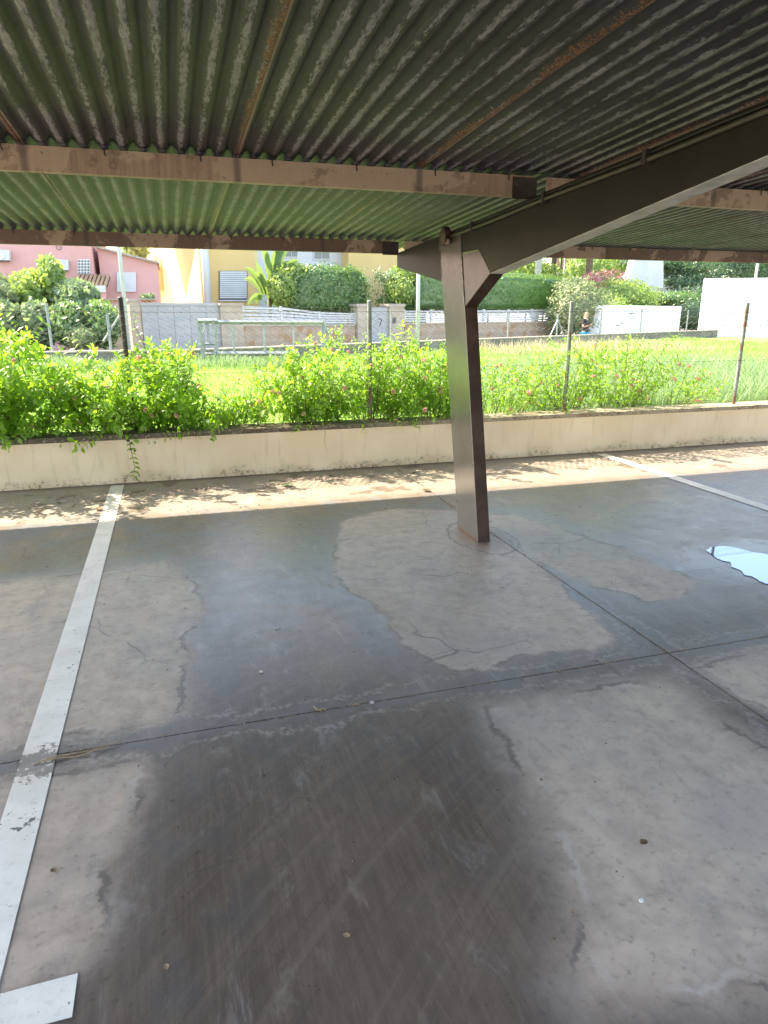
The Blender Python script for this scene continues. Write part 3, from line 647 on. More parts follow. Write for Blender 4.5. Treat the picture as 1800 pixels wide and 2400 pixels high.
SH = [(-2.55, 1.0, 'leftmost lantana shrub, at the very edge of the photo', 38, 0, .2),
      (-1.65, 1.0, 'tall lantana shrub at the left with a long arching shoot above the fence', 62, 0, .35),
      (-.85, .9, 'lantana shrub between the left edge and the black fence post', 50, .1, .45),
      (-.1, .9, 'lantana shrub just right of the black fence post', 52, .05, .3),
      (.65, .9, 'lower lantana shrub midway between the black post and the next post', 34, 0, .1),
      (1.4, .9, 'dense flowering lantana shrub just left of the middle fence post', 74, .05, .15),
      (2.15, .9, 'tall lantana shrub behind the middle fence post', 76, 0, .15),
      (2.9, .9, 'lantana shrub beside the left side of the carport column', 66, 0, .05),
      (3.75, 1.0, 'lantana shrub just right of the carport column', 64, 0, .05),
      (4.6, 1.0, 'lantana shrub behind the first post right of the column', 76, 0, .05),
      (5.4, 1.0, 'lantana shrub with two tall shoots between the two right posts', 70, 0, .0),
      (6.2, .9, 'sparse lantana shrub fading into the weeds at the right', 34, 0, .0)]
for a in SH: shrub(*a, ydeep=.7 if a[0] > 3.3 else .45, lsz=.08 if a[0] < .3 else .07 if a[0] < 1. else .056 if a[0] < 3.3 else .048)
# long arching shoot at the left and trailing sprig over the wall
def sprig(name, pts, lsz, label, n_sub=1, cat='shoot', step=.035, berries=0, sizes=None):
    pts = np.array(pts, float); seg = np.linalg.norm(np.diff(pts, axis=0), axis=1); L = seg.sum(); n = int(L / step); cum = np.r_[0, np.cumsum(seg)]
    q = np.stack([np.interp(np.linspace(0, L, n), cum, pts[:, i]) for i in range(3)], -1)
    g = empty(name, tuple(pts[0]), label=label, cat=cat); o_ = pts[0]
    MB().tube(q - o_, list(np.linspace(.005, .0015, n)), 5).build('stem', STEM, g)
    for i in range(1, n):
        t_ = q[i] - q[i-1]; t_ /= np.linalg.norm(t_)
        sd = np.cross(t_, [random.gauss(0, .4), -1, random.gauss(0, .4)])
        for sg in (-1, 1):
            if random.random() < .25: continue
            d = sd * sg + t_ * .35 + np.array([0, -.1, -.25]); X, Y, Z_ = frames(d[None], np.array([[random.gauss(0, .4), -.3, 1.]])); s = lsz * random.uniform(.7, 1.15)
            o = bpy.data.objects.new('leaf', leaf_me); p = q[i] - o_
            o.matrix_basis = Matrix(((X[0][0]*s, Y[0][0]*s, Z_[0][0]*s, p[0]), (X[0][1]*s, Y[0][1]*s, Z_[0][1]*s, p[1]), (X[0][2]*s, Y[0][2]*s, Z_[0][2]*s, p[2]), (0, 0, 0, 1))); link(o, g)
    for b in range(berries):
        i = random.randint(1, n // 2); p = q[i] - o_ + np.array([random.uniform(-.03, .03), -.02, random.uniform(-.02, .02)])
        m = MB(); m.tube([tuple(p - [0, 0, .009]), tuple(p - [0, 0, .005]), tuple(p + [0, 0, .005]), tuple(p + [0, 0, .009])], [.003, .0095, .0095, .003], 7); m.build('berry', BERRY, g, smooth=True)
    return g
def yy_(px, py, y): return tuple(ony(px, py, y))
sprig('lantana_shoot', [yy_(-20, 700, 6.95), yy_(60, 800, 6.9), yy_(150, 885, 6.88), yy_(240, 960, 6.9), yy_(300, 1000, 7.05)][::-1], .055, 'long lantana shoot slanting down to the black post from the left edge')
sprig('lantana_shoot', [yy_(60, 880, 6.95), yy_(35, 820, 6.92), yy_(75, 780, 6.9), yy_(95, 762, 6.9), yy_(100, 755, 6.9)], .07, 'upright lantana shoot with big pale leaves at the far left', step=.05)
sprig('lantana_shoot', [yy_(318, 985, 6.9), yy_(290, 940, 6.86), yy_(230, 880, 6.84), yy_(175, 815, 6.86), yy_(160, 790, 6.88)], .06, 'arching lantana shoot left of the black fence post', step=.05)
sprig('lantana_shoot', [yy_(520, 985, 6.97), yy_(450, 900, 6.9), yy_(400, 830, 6.88), yy_(385, 800, 6.88)], .055, 'lantana shoot leaning left, right of the black fence post', step=.04)
sprig('lantana_shoot', [yy_(345, 830, 7.2), yy_(330, 790, 7.2), yy_(312, 760, 7.2), yy_(318, 740, 7.2)], .045, 'thin climbing lantana shoot right beside the top of the black post', step=.05)
sprig('lantana_shoot', [yy_(985, 900, 7.2), yy_(975, 820, 7.2), yy_(960, 780, 7.2), yy_(975, 745, 7.2)], .05, 'tall lantana shoot just left of the carport column', step=.05)
sprig('lantana_shoot', [yy_(1555, 900, 7.5), yy_(1545, 850, 7.45), yy_(1560, 800, 7.4), yy_(1570, 785, 7.4)], .05, 'tall lantana shoot between the two right fence posts', step=.04)
sprig('lantana_sprig', [(-.46, 6.95, .50), (-.45, 6.89, .46), (-.44, 6.88, .36), (-.43, 6.87, .25), (-.42, 6.86, .16), (-.44, 6.86, .09)], .05, 'lantana sprig with black berries trailing down the wall below the black post', step=.04, berries=6)
sprig('lantana_sprig', [(-.62, 7.0, .60), (-.68, 6.9, .52), (-.78, 6.84, .45), (-.86, 6.82, .40)], .06, 'lantana sprig drooping over the coping left of the black post', step=.035)
sprig('lantana_sprig', [(-1.3, 7.0, .62), (-1.36, 6.88, .54), (-1.42, 6.84, .48), (-1.5, 6.82, .45)], .055, 'lantana sprig spilling over the coping at the left edge', step=.035)
sprig('lantana_sprig', [(.18, 7.0, .56), (.2, 6.9, .5), (.2, 6.86, .42)], .035, 'small lantana sprig hanging over the coping right of the black post', step=.03)
sprig('lantana_sprig', [(1.2, 7.02, .58), (1.2, 6.9, .52), (1.15, 6.86, .44)], .045, 'lantana sprig with a flower hanging over the coping left of the middle post', step=.03)
sprig('lantana_sprig', [(2.1, 7.02, .56), (2.2, 6.9, .51), (2.28, 6.86, .46)], .04, 'lantana sprig hanging over the coping right of the middle post', step=.035)

# ------------------------------------------------------------------ field
FIELD = simple('field_soil', (.17, .26, .07), .95, (.22, .31, .09), 1.5)
tag(MB().prism([(-25, 7.215, .24), (32, 7.215, .24), (32, 34.2, .24), (.6, 19.5, .24), (-25, 19.7, .24)], (0, 0, -.4)).build('field', FIELD), kind='structure')
GB = (np.array([[-.5,0,0],[.5,0,0],[.32,.06,.55],[-.3,.06,.55],[0,.22,1.]]), np.array([[0,1,2],[0,2,3],[3,2,4]]))
def blades(name, n, region, h, wd, mat, **t):
    x0, x1, y0, y1 = region; uu = rng.random((n, 2)); yv = y0 + (y1 - y0) * uu[:, 1] ** 1.3
    xv = x0 + (x1 - x0) * uu[:, 0]; xv = xv + (yv - y0) * t.pop('skew', 0) * 1.
    ok = (yv < 19.3 + np.maximum(0, xv - .5) * .46); xv, yv = xv[ok], yv[ok]; n = len(xv)
    H = h * rng.uniform(.5, 1.25, n) * (.75 + .5 * np.sin(xv * 1.7 + np.sin(yv)) ** 2); a = rng.random(n) * 6.28
    lean = rng.normal(0, .22, (n, 2)); W = wd * rng.uniform(.6, 1.4, n) * (1 + yv * .06)
    lv, lf = GB; V = np.zeros((n, 5, 3))
    ca, sa = np.cos(a)[:, None], np.sin(a)[:, None]; lx = lv[None, :, 0] * W[:, None]; ly = lv[None, :, 1] * H[:, None]; lz = lv[None, :, 2]
    V[:, :, 0] = xv[:, None] + lx * ca - ly * sa + lean[:, :1] * H[:, None] * lz ** 2; V[:, :, 1] = yv[:, None] + lx * sa + ly * ca + lean[:, 1:] * H[:, None] * lz ** 2
    V[:, :, 2] = .238 + lz * H[:, None]
    F = (lf[None] + (np.arange(n) * 5)[:, None, None]).reshape(-1, 3)
    return npmesh(name, V.reshape(-1, 3), F, mat, **t)
blades('grass', 170000, (-9, 26, 7.4, 32), .15, .011, GRASS, kind='stuff')
blades('tall_weeds', 26000, (4.2, 13, 7.5, 14), .42, .011, WEED, kind='stuff')
blades('dry_seed_heads', 2200, (10, 19, 20, 25.5), .4, .012, DRY, kind='stuff')
blades('tall_weeds', 5000, (-4, 3, 17.5, 19.2), .3, .012, WEED, kind='stuff')

# ------------------------------------------------------------------ street beyond the field
CONC = simple('weathered_block_wall', (.17, .155, .14), .9, (.26, .24, .215), 2.5, bump=.4)
CAPC = simple('pale_cap', (.48, .42, .36), .9, (.38, .33, .28), 5)
lw = empty('field_wall', (.5, 19.5, .24), label='low grey block wall at the far end of the grass field', cat='wall')
def nprism(A, B, off0, th, z0, z1):   # wall run from A to B (world xy) with thickness along its left normal
    A = np.array(A, float); B = np.array(B, float); d = (B - A) / np.linalg.norm(B - A); nn = np.array([-d[1], d[0]])
    return [(*(A), z0), (*(B), z0), (*(B + nn * th), z0), (*(A + nn * th), z0)], z1 - z0
def wallrun(A, B, th, z0, z1, name, mat, parent, o_, **t):
    p, h = nprism(A, B, 0, th, z0, z1); p = [(a - o_[0], b - o_[1], c - o_[2]) for a, b, c in p]
    return MB().prism(p, (0, 0, h)).build(name, mat, parent, **t)
WL = (.5, 19.5, .24); A_ = np.array([.5, 19.4]); Bv = A_ + U[:2] * 33
wallrun((-25, 19.6), (.55, 19.4), .2, .0, .62, 'wall_body', CONC, lw, WL)
wallrun(A_, Bv, .2, .0, .62, 'wall_body', CONC, lw, WL)
wallrun((-25, 19.57), (.55, 19.37), .26, .622, .66, 'wall_cap', CAPC, lw, WL)
wallrun(A_ + np.array([.03, -.03]), Bv, .26, .622, .66, 'wall_cap', CAPC, lw, WL)
ROAD = simple('street_surface', (.2, .19, .18), .9, (.26, .245, .23), 1.2)
tag(MB().prism([(-40, 19.9, .05), (.4, 19.7, .05), (33, 34.5, .05), (60, 60, .05), (-40, 60, .05)], (0, 0, -.3)).build('street', ROAD), kind='structure')

# generic prism from photo bearings on a plane parallel to the street (off metres along N) with depth along N
def slab_n(pts, off, th, name, mat, parent, o_, bevel=0, **t):
    q = [onn(a, b, off) - np.array(o_) for a, b in pts]
    return MB().prism(q, N * th).build(name, mat, parent, bevel=bevel, **t)
def slab_y(pts, y, th, name, mat, parent, o_, bevel=0, **t):
    q = [ony(a, b, y) - np.array(o_) for a, b in pts]
    return MB().prism(q, (0, th, 0)).build(name, mat, parent, bevel=bevel, **t)
def rect(x0, y0, x1, y1): return [(x0, y0), (x1, y0), (x1, y1), (x0, y1)]
def rb(a, b, x0, x1, y0, y1): return None
GREYP = simple('pale_grey_metal_sheet', (.36, .375, .38), .6, (.42, .43, .43), 2)
BEIGE = simple('beige_render', (.50, .43, .34), .85, (.42, .35, .27), 3)
STONE = NT('stone_cladding'); _p = STONE.pos(); _v = STONE.n('ShaderNodeTexVoronoi', {'Vector': _p, 'Scale': 3.2}); _c = STONE.n('ShaderNodeSeparateXYZ', {0: _v.outputs['Color']}).outputs[0]
_col = STONE.mix(_c, (.42, .31, .22), (.52, .42, .33)); _col = STONE.mix(STONE.step(_c, .75, .9), _col, (.42, .24, .12)); _col = STONE.mix(STONE.math('MULTIPLY', STONE.noise(_p, 9, 4), .4), _col, (.3, .24, .18))
STONE = STONE.pbr(Base_Color=_col, Roughness=.85)
SLATW = simple('white_slat', (.60, .61, .62), .5, (.5, .52, .54), 4)
DARKGAP = simple('dark_gap', (.12, .12, .12), .8)
GROUNDZ = .05
def foot(px, off):   # ground point below a bearing
    q = onn(px, 760, off); return np.array([q[0], q[1], GROUNDZ])
def down(pts_top, off, z0=GROUNDZ):   # polygon from top bearings straight down to the ground
    q = [onn(a, b, off) for a, b in pts_top]; return q + [np.array([p[0], p[1], z0]) for p in q[::-1]]
def slab_d(pts_top, off, th, name, mat, parent, o_, **t):
    q = [p - np.array(o_) for p in down(pts_top, off)]; return MB().prism(q, N * th).build(name, mat, parent, **t)
OF = 24.0
# grey panel wall with its two gate pillars
g = empty('panel_wall', tuple(foot(425, OF)), label='pale grey sheet metal driveway gate left of the slatted fence', cat='gate'); o_ = tuple(foot(425, OF))
for i in range(5):
    a = 330 + i * 38; slab_d([(a + .4, 716), (a + 37.6, 716)], OF, .05, 'panel', GREYP, g, o_)
slab_n(rect(328, 710, 520, 716), OF - .03, .12, 'top_rail', GREYP, g, o_)
for (x0, x1, yt, lab) in ((302, 326, 706, 'beige gate pillar left of the grey metal gate'), (516, 568, 716, 'wide beige gate pillar between the grey gate and the slatted fence'), (838, 864, 718, 'beige gate pillar left of the grey door with a black scribble'), (913, 948, 718, 'beige gate pillar with a letter box right of the scribbled grey door')):
    o_ = tuple(foot((x0+x1)/2, OF)); g = empty('gate_pillar', o_, label=lab, cat='pillar', group='beige gate pillars on the far street')
    slab_d([(x0, yt), (x1, yt)], OF - .1, .5, 'shaft', BEIGE, g, o_)
    slab_n(rect(x0 - 2, yt - 6, x1 + 2, yt), OF - .14, .6, 'cap', CAPC, g, o_)
    if x0 == 913: slab_n(rect(919, 744, 928, 757), OF - .16, .05, 'letter_box', DARKGAP, g, o_)
o_ = tuple(foot(890, OF)); g = empty('street_door', o_, label='flat grey street door with a black scribble behind the middle fence post', cat='door')
slab_d([(865, 720), (912, 720)], OF, .05, 'leaf', GREYP, g, o_)
m = MB(); sq = [(886, 748), (889, 746.5), (893, 747.5), (894.5, 750), (892.5, 757), (889.5, 764)]; m.tube([onn(a, b, OF - .012) - np.array(o_) for a, b in sq], .014, 5); m.build('scribble', simple('black_spray', (.015, .015, .015), .8), g)
def slatfence(x0, x1, secs, label, base_top, y_bot):
    o_ = tuple(foot((x0+x1)/2, OF)); g = empty('slatted_fence', o_, label=label, cat='fence')
    bt_ = base_top; n = 3 if x1 - x0 > 300 else 1
    slab_d([(x0, bt_[0]), (x1, bt_[1])], OF, .25, 'stone_base', STONE, g, o_)
    slab_n([(x0, bt_[0]-4), (x1, bt_[1]-4), (x1, bt_[1]), (x0, bt_[0])], OF - .04, .33, 'base_cap', CAPC, g, o_)
    for (a, b, ta, tb) in secs:
        fa, fb = (a-x0)/(x1-x0), (b-x0)/(x1-x0); ba = bt_[0] + (bt_[1]-bt_[0])*fa - 5; bb = bt_[0] + (bt_[1]-bt_[0])*fb - 5
        ns = 5
        for s_ in range(ns):
            f0, f1 = s_ / ns + .01, (s_ + .74) / ns
            slab_n([(a+2, ta + (ba-ta)*f0), (b-2, tb + (bb-tb)*f0), (b-2, tb + (bb-tb)*f1), (a+2, ta + (ba-ta)*f1)], OF + .06, .04, 'slat', SLATW, g, o_)
        slab_n([(a-2, ta-2), (a+2, ta-2), (a+2, ba), (a-2, ba)], OF + .03, .09, 'fence_post', SLATW, g, o_)
    slab_n([(x1-2, secs[-1][3]-2), (x1+2, secs[-1][3]-2), (x1+2, bb), (x1-2, bb)], OF + .03, .09, 'fence_post', SLATW, g, o_)
slatfence(569, 833, [(569, 660, 717, 720), (660, 749, 720, 731), (749, 831, 731, 734)], 'white slatted fence on stone cladding left of the scribbled door, hedge on top', (765, 764), 820)
slatfence(949, 1312, [(949, 1012, 728, 728), (1012, 1075, 728, 728), (1075, 1135, 728, 727), (1135, 1193, 727, 727), (1193, 1248, 727, 726), (1248, 1312, 726, 724)], 'long white slatted fence on stone cladding behind the carport column', (761, 756), 800)

# galvanised sliding gate frame in front of the field
GY = 18.6
o_ = tuple(ony(610, 835, GY)); o_ = (o_[0], GY, .24); g = empty('sliding_gate', o_, label='galvanised sliding gate frame with two tall guide posts in the grass', cat='gate')
def gb(x0, y0, x1, y1, name, w_=.06, dy=0.):
    q0 = ony(x0, y0, GY + dy) - np.array(o_); q1 = ony(x1, y1, GY + dy) - np.array(o_); q0[1] = q1[1] = dy
    MB().tube([q0, q1], w_ * .7, 4).build(name, GALV, g)
for (x0, x1) in ((462, 477), (469, 483), (500, 506), (504, 511)): gb(x0, 748, x1, 842, 'guide_post', .055, .0 if x0 in (462, 500) else .15)
gb(463, 752, 508, 752, 'head_plate', .09); gb(480, 806, 505, 806, 'cross_bar', .05); gb(480, 829, 505, 829, 'cross_bar', .05); gb(484, 755, 476, 780, 'brace', .03); gb(462, 798, 456, 817, 'brace', .03); gb(487, 750, 490, 806, 'roller_rod', .025)
gb(508, 755, 757, 756, 'top_rail', .08); gb(508, 829, 700, 829, 'bottom_rail', .09)
for (x0, x1) in ((545, 549), (619, 621), (688, 689), (755, 756)): gb(x0, 758, x1, 826, 'upright', .045)
gb(760, 748, 760, 830, 'end_post', .08); gb(758, 752, 775, 800, 'brace', .03)

# far wire fence posts on the low field wall
def fpost(a, b, c, d, off=None, y=None):
    f = (lambda X, Y: ony(X, Y, y)) if y else (lambda X, Y: onn(X, Y, off)); p0 = f(a, b); p1 = f(c, d); p1[:2] = p0[:2]; return p0, p1
o_ = (10., 23.8, .66); g = empty('far_wire_fence', o_, label='thin galvanised posts and braces standing on the low grey field wall', cat='fence')
for s_ in ((108, 710, 121, 812, 0, 19.7), (251, 736, 262, 814, 0, 19.7), (917, 725, 917, 804, 17.4, 0), (1193, 727, 1189, 795, 17.4, 0), (1410, 730, 1408, 777, 17.4, 0), (1505, 724, 1503, 780, 17.4, 0), (1614, 726, 1608, 775, 17.4, 0), (1308, 735, 1306, 789, 17.4, 0)):
    p0, p1 = fpost(*s_[:4], off=s_[4] or None, y=s_[5] or None); p1[2] = .64; MB().tube([p0 - np.array(o_), p1 - np.array(o_)], .035, 8).build('fence_post', GALV, g)
for (a, b, c, d) in ((1308, 748, 1288, 790), (1308, 748, 1322, 788), (1663, 735, 1645, 772)):
    p0 = onn(a, b, 17.4); p1 = onn(c, d, 17.4); MB().tube([p0 - np.array(o_), p1 - np.array(o_)], .028, 6).build('brace', GALV, g)
p0, p1 = ony(280, 740, 19.7), ony(242, 800, 19.7); MB().tube([p0 - np.array(o_), p1 - np.array(o_)], .028, 6).build('brace', GALV, g)
tw = MB(); tw.tube([(-20, 19.7, 1.75), (.6, 19.5, 1.75)], .004, 4)
tw.tube([np.array([*(A_ + U[:2]*.3), 1.75]), np.array([*(Bv), 1.75])], .004, 4)
tw.v = [(a - o_[0], b - o_[1], c - o_[2]) for a, b, c in tw.v]; tw.build('top_wire', WIRE, g)

# street lamp poles
LAMP = simple('lamp_grey', (.50, .54, .54), .5, (.42, .46, .46), 5)
for (a, b, c, d, rr_, y, top_, lab) in ((291, 575, 312, 815, .055, 20.6, 6., 'pale grey lamp pole in front of the pink house'), (980, 640, 978, 800, .07, 22.5, 4.4, 'grey green pole in front of the clipped hedge left of the column'), (1764, 600, 1752, 700, .09, 36, 7., 'grey pole behind the white block wall at the right'), (1318, 600, 1316, 700, .06, 46, 7., 'thin pale pole beside the white house with the tiled roof')):
    p = ony(a, 700, y); p0 = ony(c, d, y); g = empty('lamp_post', (p[0], p[1], .05), label=lab, cat='pole', group='poles on the far street')
    MB().tube([(0, 0, 0), (0, 0, top_)], [rr_, rr_ * .85], 10).build('pole', LAMP, g, smooth=True)
    MB().box((-.09, -.09, 0), (.09, .09, .03)).build('base_plate', LAMP, g)
    m = MB(); m.tube([(0, 0, top_ - .1), (-.3, -.1, top_ + .2), (-.9, -.3, top_ + .3)], .03, 6); m.box((-1.3, -.42, top_ + .25), (-.85, -.2, top_ + .35)); m.build('lamp_head', LAMP, g)

# ------------------------------------------------------------------ houses
SHUT = simple('roller_shutter', (.72, .74, .76), .5, (.64, .66, .68), 3)
YEL = simple('sunlit_yellow_render', (.80, .65, .34), .9, (.82, .69, .38), .8)  # paler copy of the house render, sunlight put into the colour
YELSHADE = simple('shaded_yellow_render', (.80, .57, .26), .9, (.76, .54, .24), .6)  # deeper copy of the same render for the faces in shade
WHT = simple('white_render', (.66, .68, .70), .85, (.6, .62, .64), .8)
PNK = simple('pink_render', (.72, .40, .38), .9, (.66, .36, .34), .5)
GLASS = NT('window_glass').pbr(Base_Color=(.12, .15, .17), Roughness=.06)
TILE = simple('clay_tile', (.42, .21, .12), .85, (.5, .33, .2), 6)
OB = 29.5
o_ = tuple(foot(600, OB)); yb = empty('yellow_house', o_, label='yellow house painted in lit and shaded tones, with a grey roller shutter behind the gate', cat='house')
def col_n(x0, x1, yt, name, mat, th, off=OB, zt=None):
    a, b = onn(x0, yt, off), onn(x1, yt, off); zt = zt or 7.
    q = [np.array([a[0], a[1], .05]), np.array([b[0], b[1], .05]), np.array([b[0], b[1], zt]), np.array([a[0], a[1], zt])]
    return MB().prism([p - np.array(o_) for p in q], np.array([-.17, .985, 0.]) * th).build(name, mat, yb)
c_ = onn(470, 640, OB)
# main yellow wing: lit side wall runs away from the corner
col_n(474, 482, 700, 'wall', YELSHADE, .2, OB + .02)
q = [np.array([c_[0], c_[1], .05]), np.array([*(onn(480, 640, OB)[:2]), .05])]
A2 = onn(473, 640, OB + .4); W_D = np.array([-.17, .985, 0.]); B2 = A2 + W_D * 15.5
MB().prism([np.array([A2[0], A2[1], .05]) - np.array(o_), np.array([B2[0], B2[1], .05]) - np.array(o_), np.array([B2[0], B2[1], 7.]) - np.array(o_), np.array([A2[0], A2[1], 7.]) - np.array(o_)], U * 3.).build('side_wall', YEL, yb)
# balcony slab projecting at the left end of the side wall
Bb = A2 + W_D * 11.
zb0, zb1 = onn(360, 652, (Bb @ N))[2], onn(360, 612, (Bb @ N))[2]
MB().prism([(Bb + W_D * a_ - U * b_)[[0, 1, 2]] * np.array([1, 1, 0]) + np.array([0, 0, 2.9]) - np.array(o_) for a_, b_ in ((-.8, 0), (4., 0), (4., .7), (-.8, .5))], (0, 0, 1.2)).build('balcony', YEL, yb)
f = MB().prism([(A2 + W_D * a_ + np.array([-.02, 0, 0])) * np.array([1, 1, 0]) + np.array([0, 0, z_]) - np.array(o_) for a_, z_ in ((12.4, 1.3), (14., 1.3), (14., 3.0), (12.4, 3.0))], (-.04, 0, 0)).build('window', DARKGAP, yb)
MB().tube([onn(487, 700, OB - .3) * np.array([1, 1, 0]) - np.array(o_) + np.array([0, 0, .06]), onn(487, 700, OB - .3) * np.array([1, 1, 0]) - np.array(o_) + np.array([0, 0, 7])], .17, 12).build('column', WHT, yb, smooth=True)
col_n(495, 601, 700, 'wall', YELSHADE, 7., OB + .06)
col_n(601, 818, 700, 'white_wall', WHT, 7., OB + .5)
col_n(818, 1000, 700, 'wall', YELSHADE, 7., OB - .3)
for (x0, y0, x1, y1, of, nm) in ((514, 635, 580, 703, OB, 'roller_shutter'), (832, 643, 849, 708, OB - .36, 'roller_shutter')):
    f = slab_n(rect(x0, y0, x1, y1), of, .05, nm, DARKGAP, yb, o_)
    n = 13
    for i in range(n):
        h_ = (y1 - 4 - y0) / n; slab_n(rect(x0 + 1.5, y0 + 1 + i * h_, x1 - 1.5, y0 + 1 + (i + .8) * h_), of - .02, .03, 'slat', SHUT, f, o_).parent = f
    slab_n(rect(x0 - 2, y1, x1 + 2, y1 + 3), of - .08, .12, 'sill', WHT, f, o_)
for (x0, y0, x1, y1) in ((668, 585, 700, 604), (735, 585, 775, 609)):
    f = slab_n(rect(x0, y0, x1, y1), OB + .44, .05, 'window', WHT, yb, o_)
    slab_n(rect(x0 + 3, y0 + 2, (x0+x1)/2 - 1, y1 - 3), OB + .42, .03, 'pane', GLASS, f, o_); slab_n(rect((x0+x1)/2 + 1, y0 + 2, x1 - 3, y1 - 3), OB + .42, .03, 'pane', GLASS, f, o_)
q = [np.array([*(onn(a, 700, b)[:2]), 7.]) - np.array(o_) for a, b in ((468, OB - .6), (1005, OB - .6))]
MB().prism([q[0], q[1], q[1] + N * 8.5, q[0] + N * 8.5], (0, 0, .35)).build('roof', TILE, yb)

# pink house
PY = 31.
o_ = (ony(120, 700, PY)[0], PY, .05); ph = empty('pink_house', o_, label='pink rendered house with two air conditioners behind the trees', cat='house')
def py(pts, y, th, name, mat, par=None, **t): return slab_y(pts, y, th, name, mat, par or ph, o_, **t)
xl = ony(-700, 700, PY)[0]; xr = ony(228, 700, PY)[0]
MB().box((xl - o_[0], 0, 0), (xr - o_[0], 8, 7.)).build('wall', PNK, ph)
q = [ony(228, 579, PY + .4), ony(368, 615, PY + .4)]; zz = .05
MB().prism([q[0] - np.array(o_), q[1] - np.array(o_), np.array([q[1][0], q[1][1], zz]) - np.array(o_), np.array([q[0][0], q[0][1], zz]) - np.array(o_)], (0, 5, 0)).build('gable_wall', PNK, ph)
py([(225, 575), (372, 613), (372, 618), (225, 580)], PY + .2, 5.3, 'verge', CAPC)
m = MB(); m.box((xl - .3 - o_[0], -.5, 7.), (xr + .3 - o_[0], 8.5, 7.3)); m.build('roof', TILE, ph)
f = py(rect(182, 608, 211, 643), PY - .03, .05, 'lattice_window', SHUT)
LAT = simple('lattice_grey', (.16, .17, .17), .7)
for i in range(4):
    for j in range(5):
        cx, cy = 185.5 + i * 7.2, 612 + j * 7; py([(cx, cy - 3), (cx + 3, cy), (cx, cy + 3), (cx - 3, cy)], PY - .05, .015, 'lattice_piece', LAT, f)
f = py(rect(274, 638, 319, 684), PY + .3, .08, 'shutter_window', WHT); py(rect(296, 640, 297.5, 683), PY + .28, .02, 'seam', SHUT, f)
for (x0, x1, y0, y1) in ((-12, 22, 584, 610), (128, 160, 607, 633)):
    a = py([(x0, y0), (x1 - 1, y0 + 2), (x1, y1), (x0, y1 - 1)], PY - .4, .34, 'air_conditioner', WHT)
    c = ony(x0 + (x1 - x0) * .3, (y0 + y1) / 2, PY - .41) - np.array(o_)
    MB().tube([c, c + np.array([0, -.02, 0])], .19, 14).build('fan_grille', SHUT, a)
    py(rect(x0 + 3, y1, x1 - 3, y1 + 2), PY - .38, .38, 'bracket', LAT, a)
c = ony(138, 580, PY - .05) - np.array(o_); m = MB(); m.tube([c + np.array([math.cos(t_) * .09, -.02, math.sin(t_) * .09]) for t_ in np.linspace(0, 6.28, 13)], .015, 5); m.build('vent_ring', LAT, ph)
# tiled porch: rows of curved tiles
zA = ony(170, 668, PY - 2.0); zB = ony(252, 668, PY - 2.0); z2 = ony(168, 645, PY)[2]
W_ = zB[0] - zA[0]; nt = 8
for i in range(nt):
    xx = zA[0] + W_ * (i + .5) / nt; r_ = W_ / nt * .42; m = MB()
    for s_ in range(4):
        f0, f1 = s_ / 4, (s_ + 1.1) / 4
        pa = np.array([xx, PY - 2.05 + f0 * 2.0, zA[2] + f0 * (z2 - zA[2]) + .02]) - np.array(o_); pb = np.array([xx, PY - 2.05 + f1 * 2.0, zA[2] + f1 * (z2 - zA[2])]) - np.array(o_)
        m.tube([pa, pb], [r_, r_ * .85], 8)
    m.build('roof_tile', simple('pale_clay_tile', (.50, .33, .2), .85, (.42, .26, .16), 8) if i == 0 else bpy.data.materials['pale_clay_tile'], ph)
MB().prism([zA - np.array(o_) - [0, 0, .08], zB - np.array(o_) - [0, 0, .08], np.array([zB[0], PY, z2]) - np.array(o_) - [0, 0, .08], np.array([zA[0], PY, z2]) - np.array(o_) - [0, 0, .08]], (0, 0, .04)).build('porch_deck', DARKGAP, ph)
py([(175, 669), (247, 669), (248, 685), (205, 686)], PY - 2.1, .06, 'white_blind', WHT)
py(rect(210, 687, 236, 705), PY - .04, .05, 'doorway', simple('brown_opening', (.14, .09, .05), .8)); py(rect(236, 684, 248, 705), PY - 2., .3, 'porch_pillar', PNK)
# decorated garden wall
o2 = (ony(300, 710, 27.)[0], 27., .05); gw = empty('garden_wall', o2, label='low pale garden wall with pink fan tiles under the pink house', cat='wall')
a, b = ony(226, 712, 27.), ony(368, 712, 27.)
MB().box((a[0] - o2[0], 0, 0), (b[0] - o2[0], .2, a[2] - .05)).build('wall_body', BEIGE, gw)
slab_y(rect(224, 700, 370, 702.5), 26.95, .3, 'cap', CAPC, gw, o2)
FAN = simple('fan_tile', (.55, .3, .2), .8)
for i in range(13):
    cx = 230 + i * 11; c = ony(cx, 711, 27.05) - np.array(o2); r_ = (ony(cx + 5, 711, 27.05)[0] - ony(cx, 711, 27.05)[0])
    m = MB(); m.tube([c + np.array([math.cos(t_) * r_, 0, math.sin(t_) * r_ * 1.6]) for t_ in np.linspace(0, math.pi, 7)], .035, 5); m.build('fan_tile', FAN, gw)

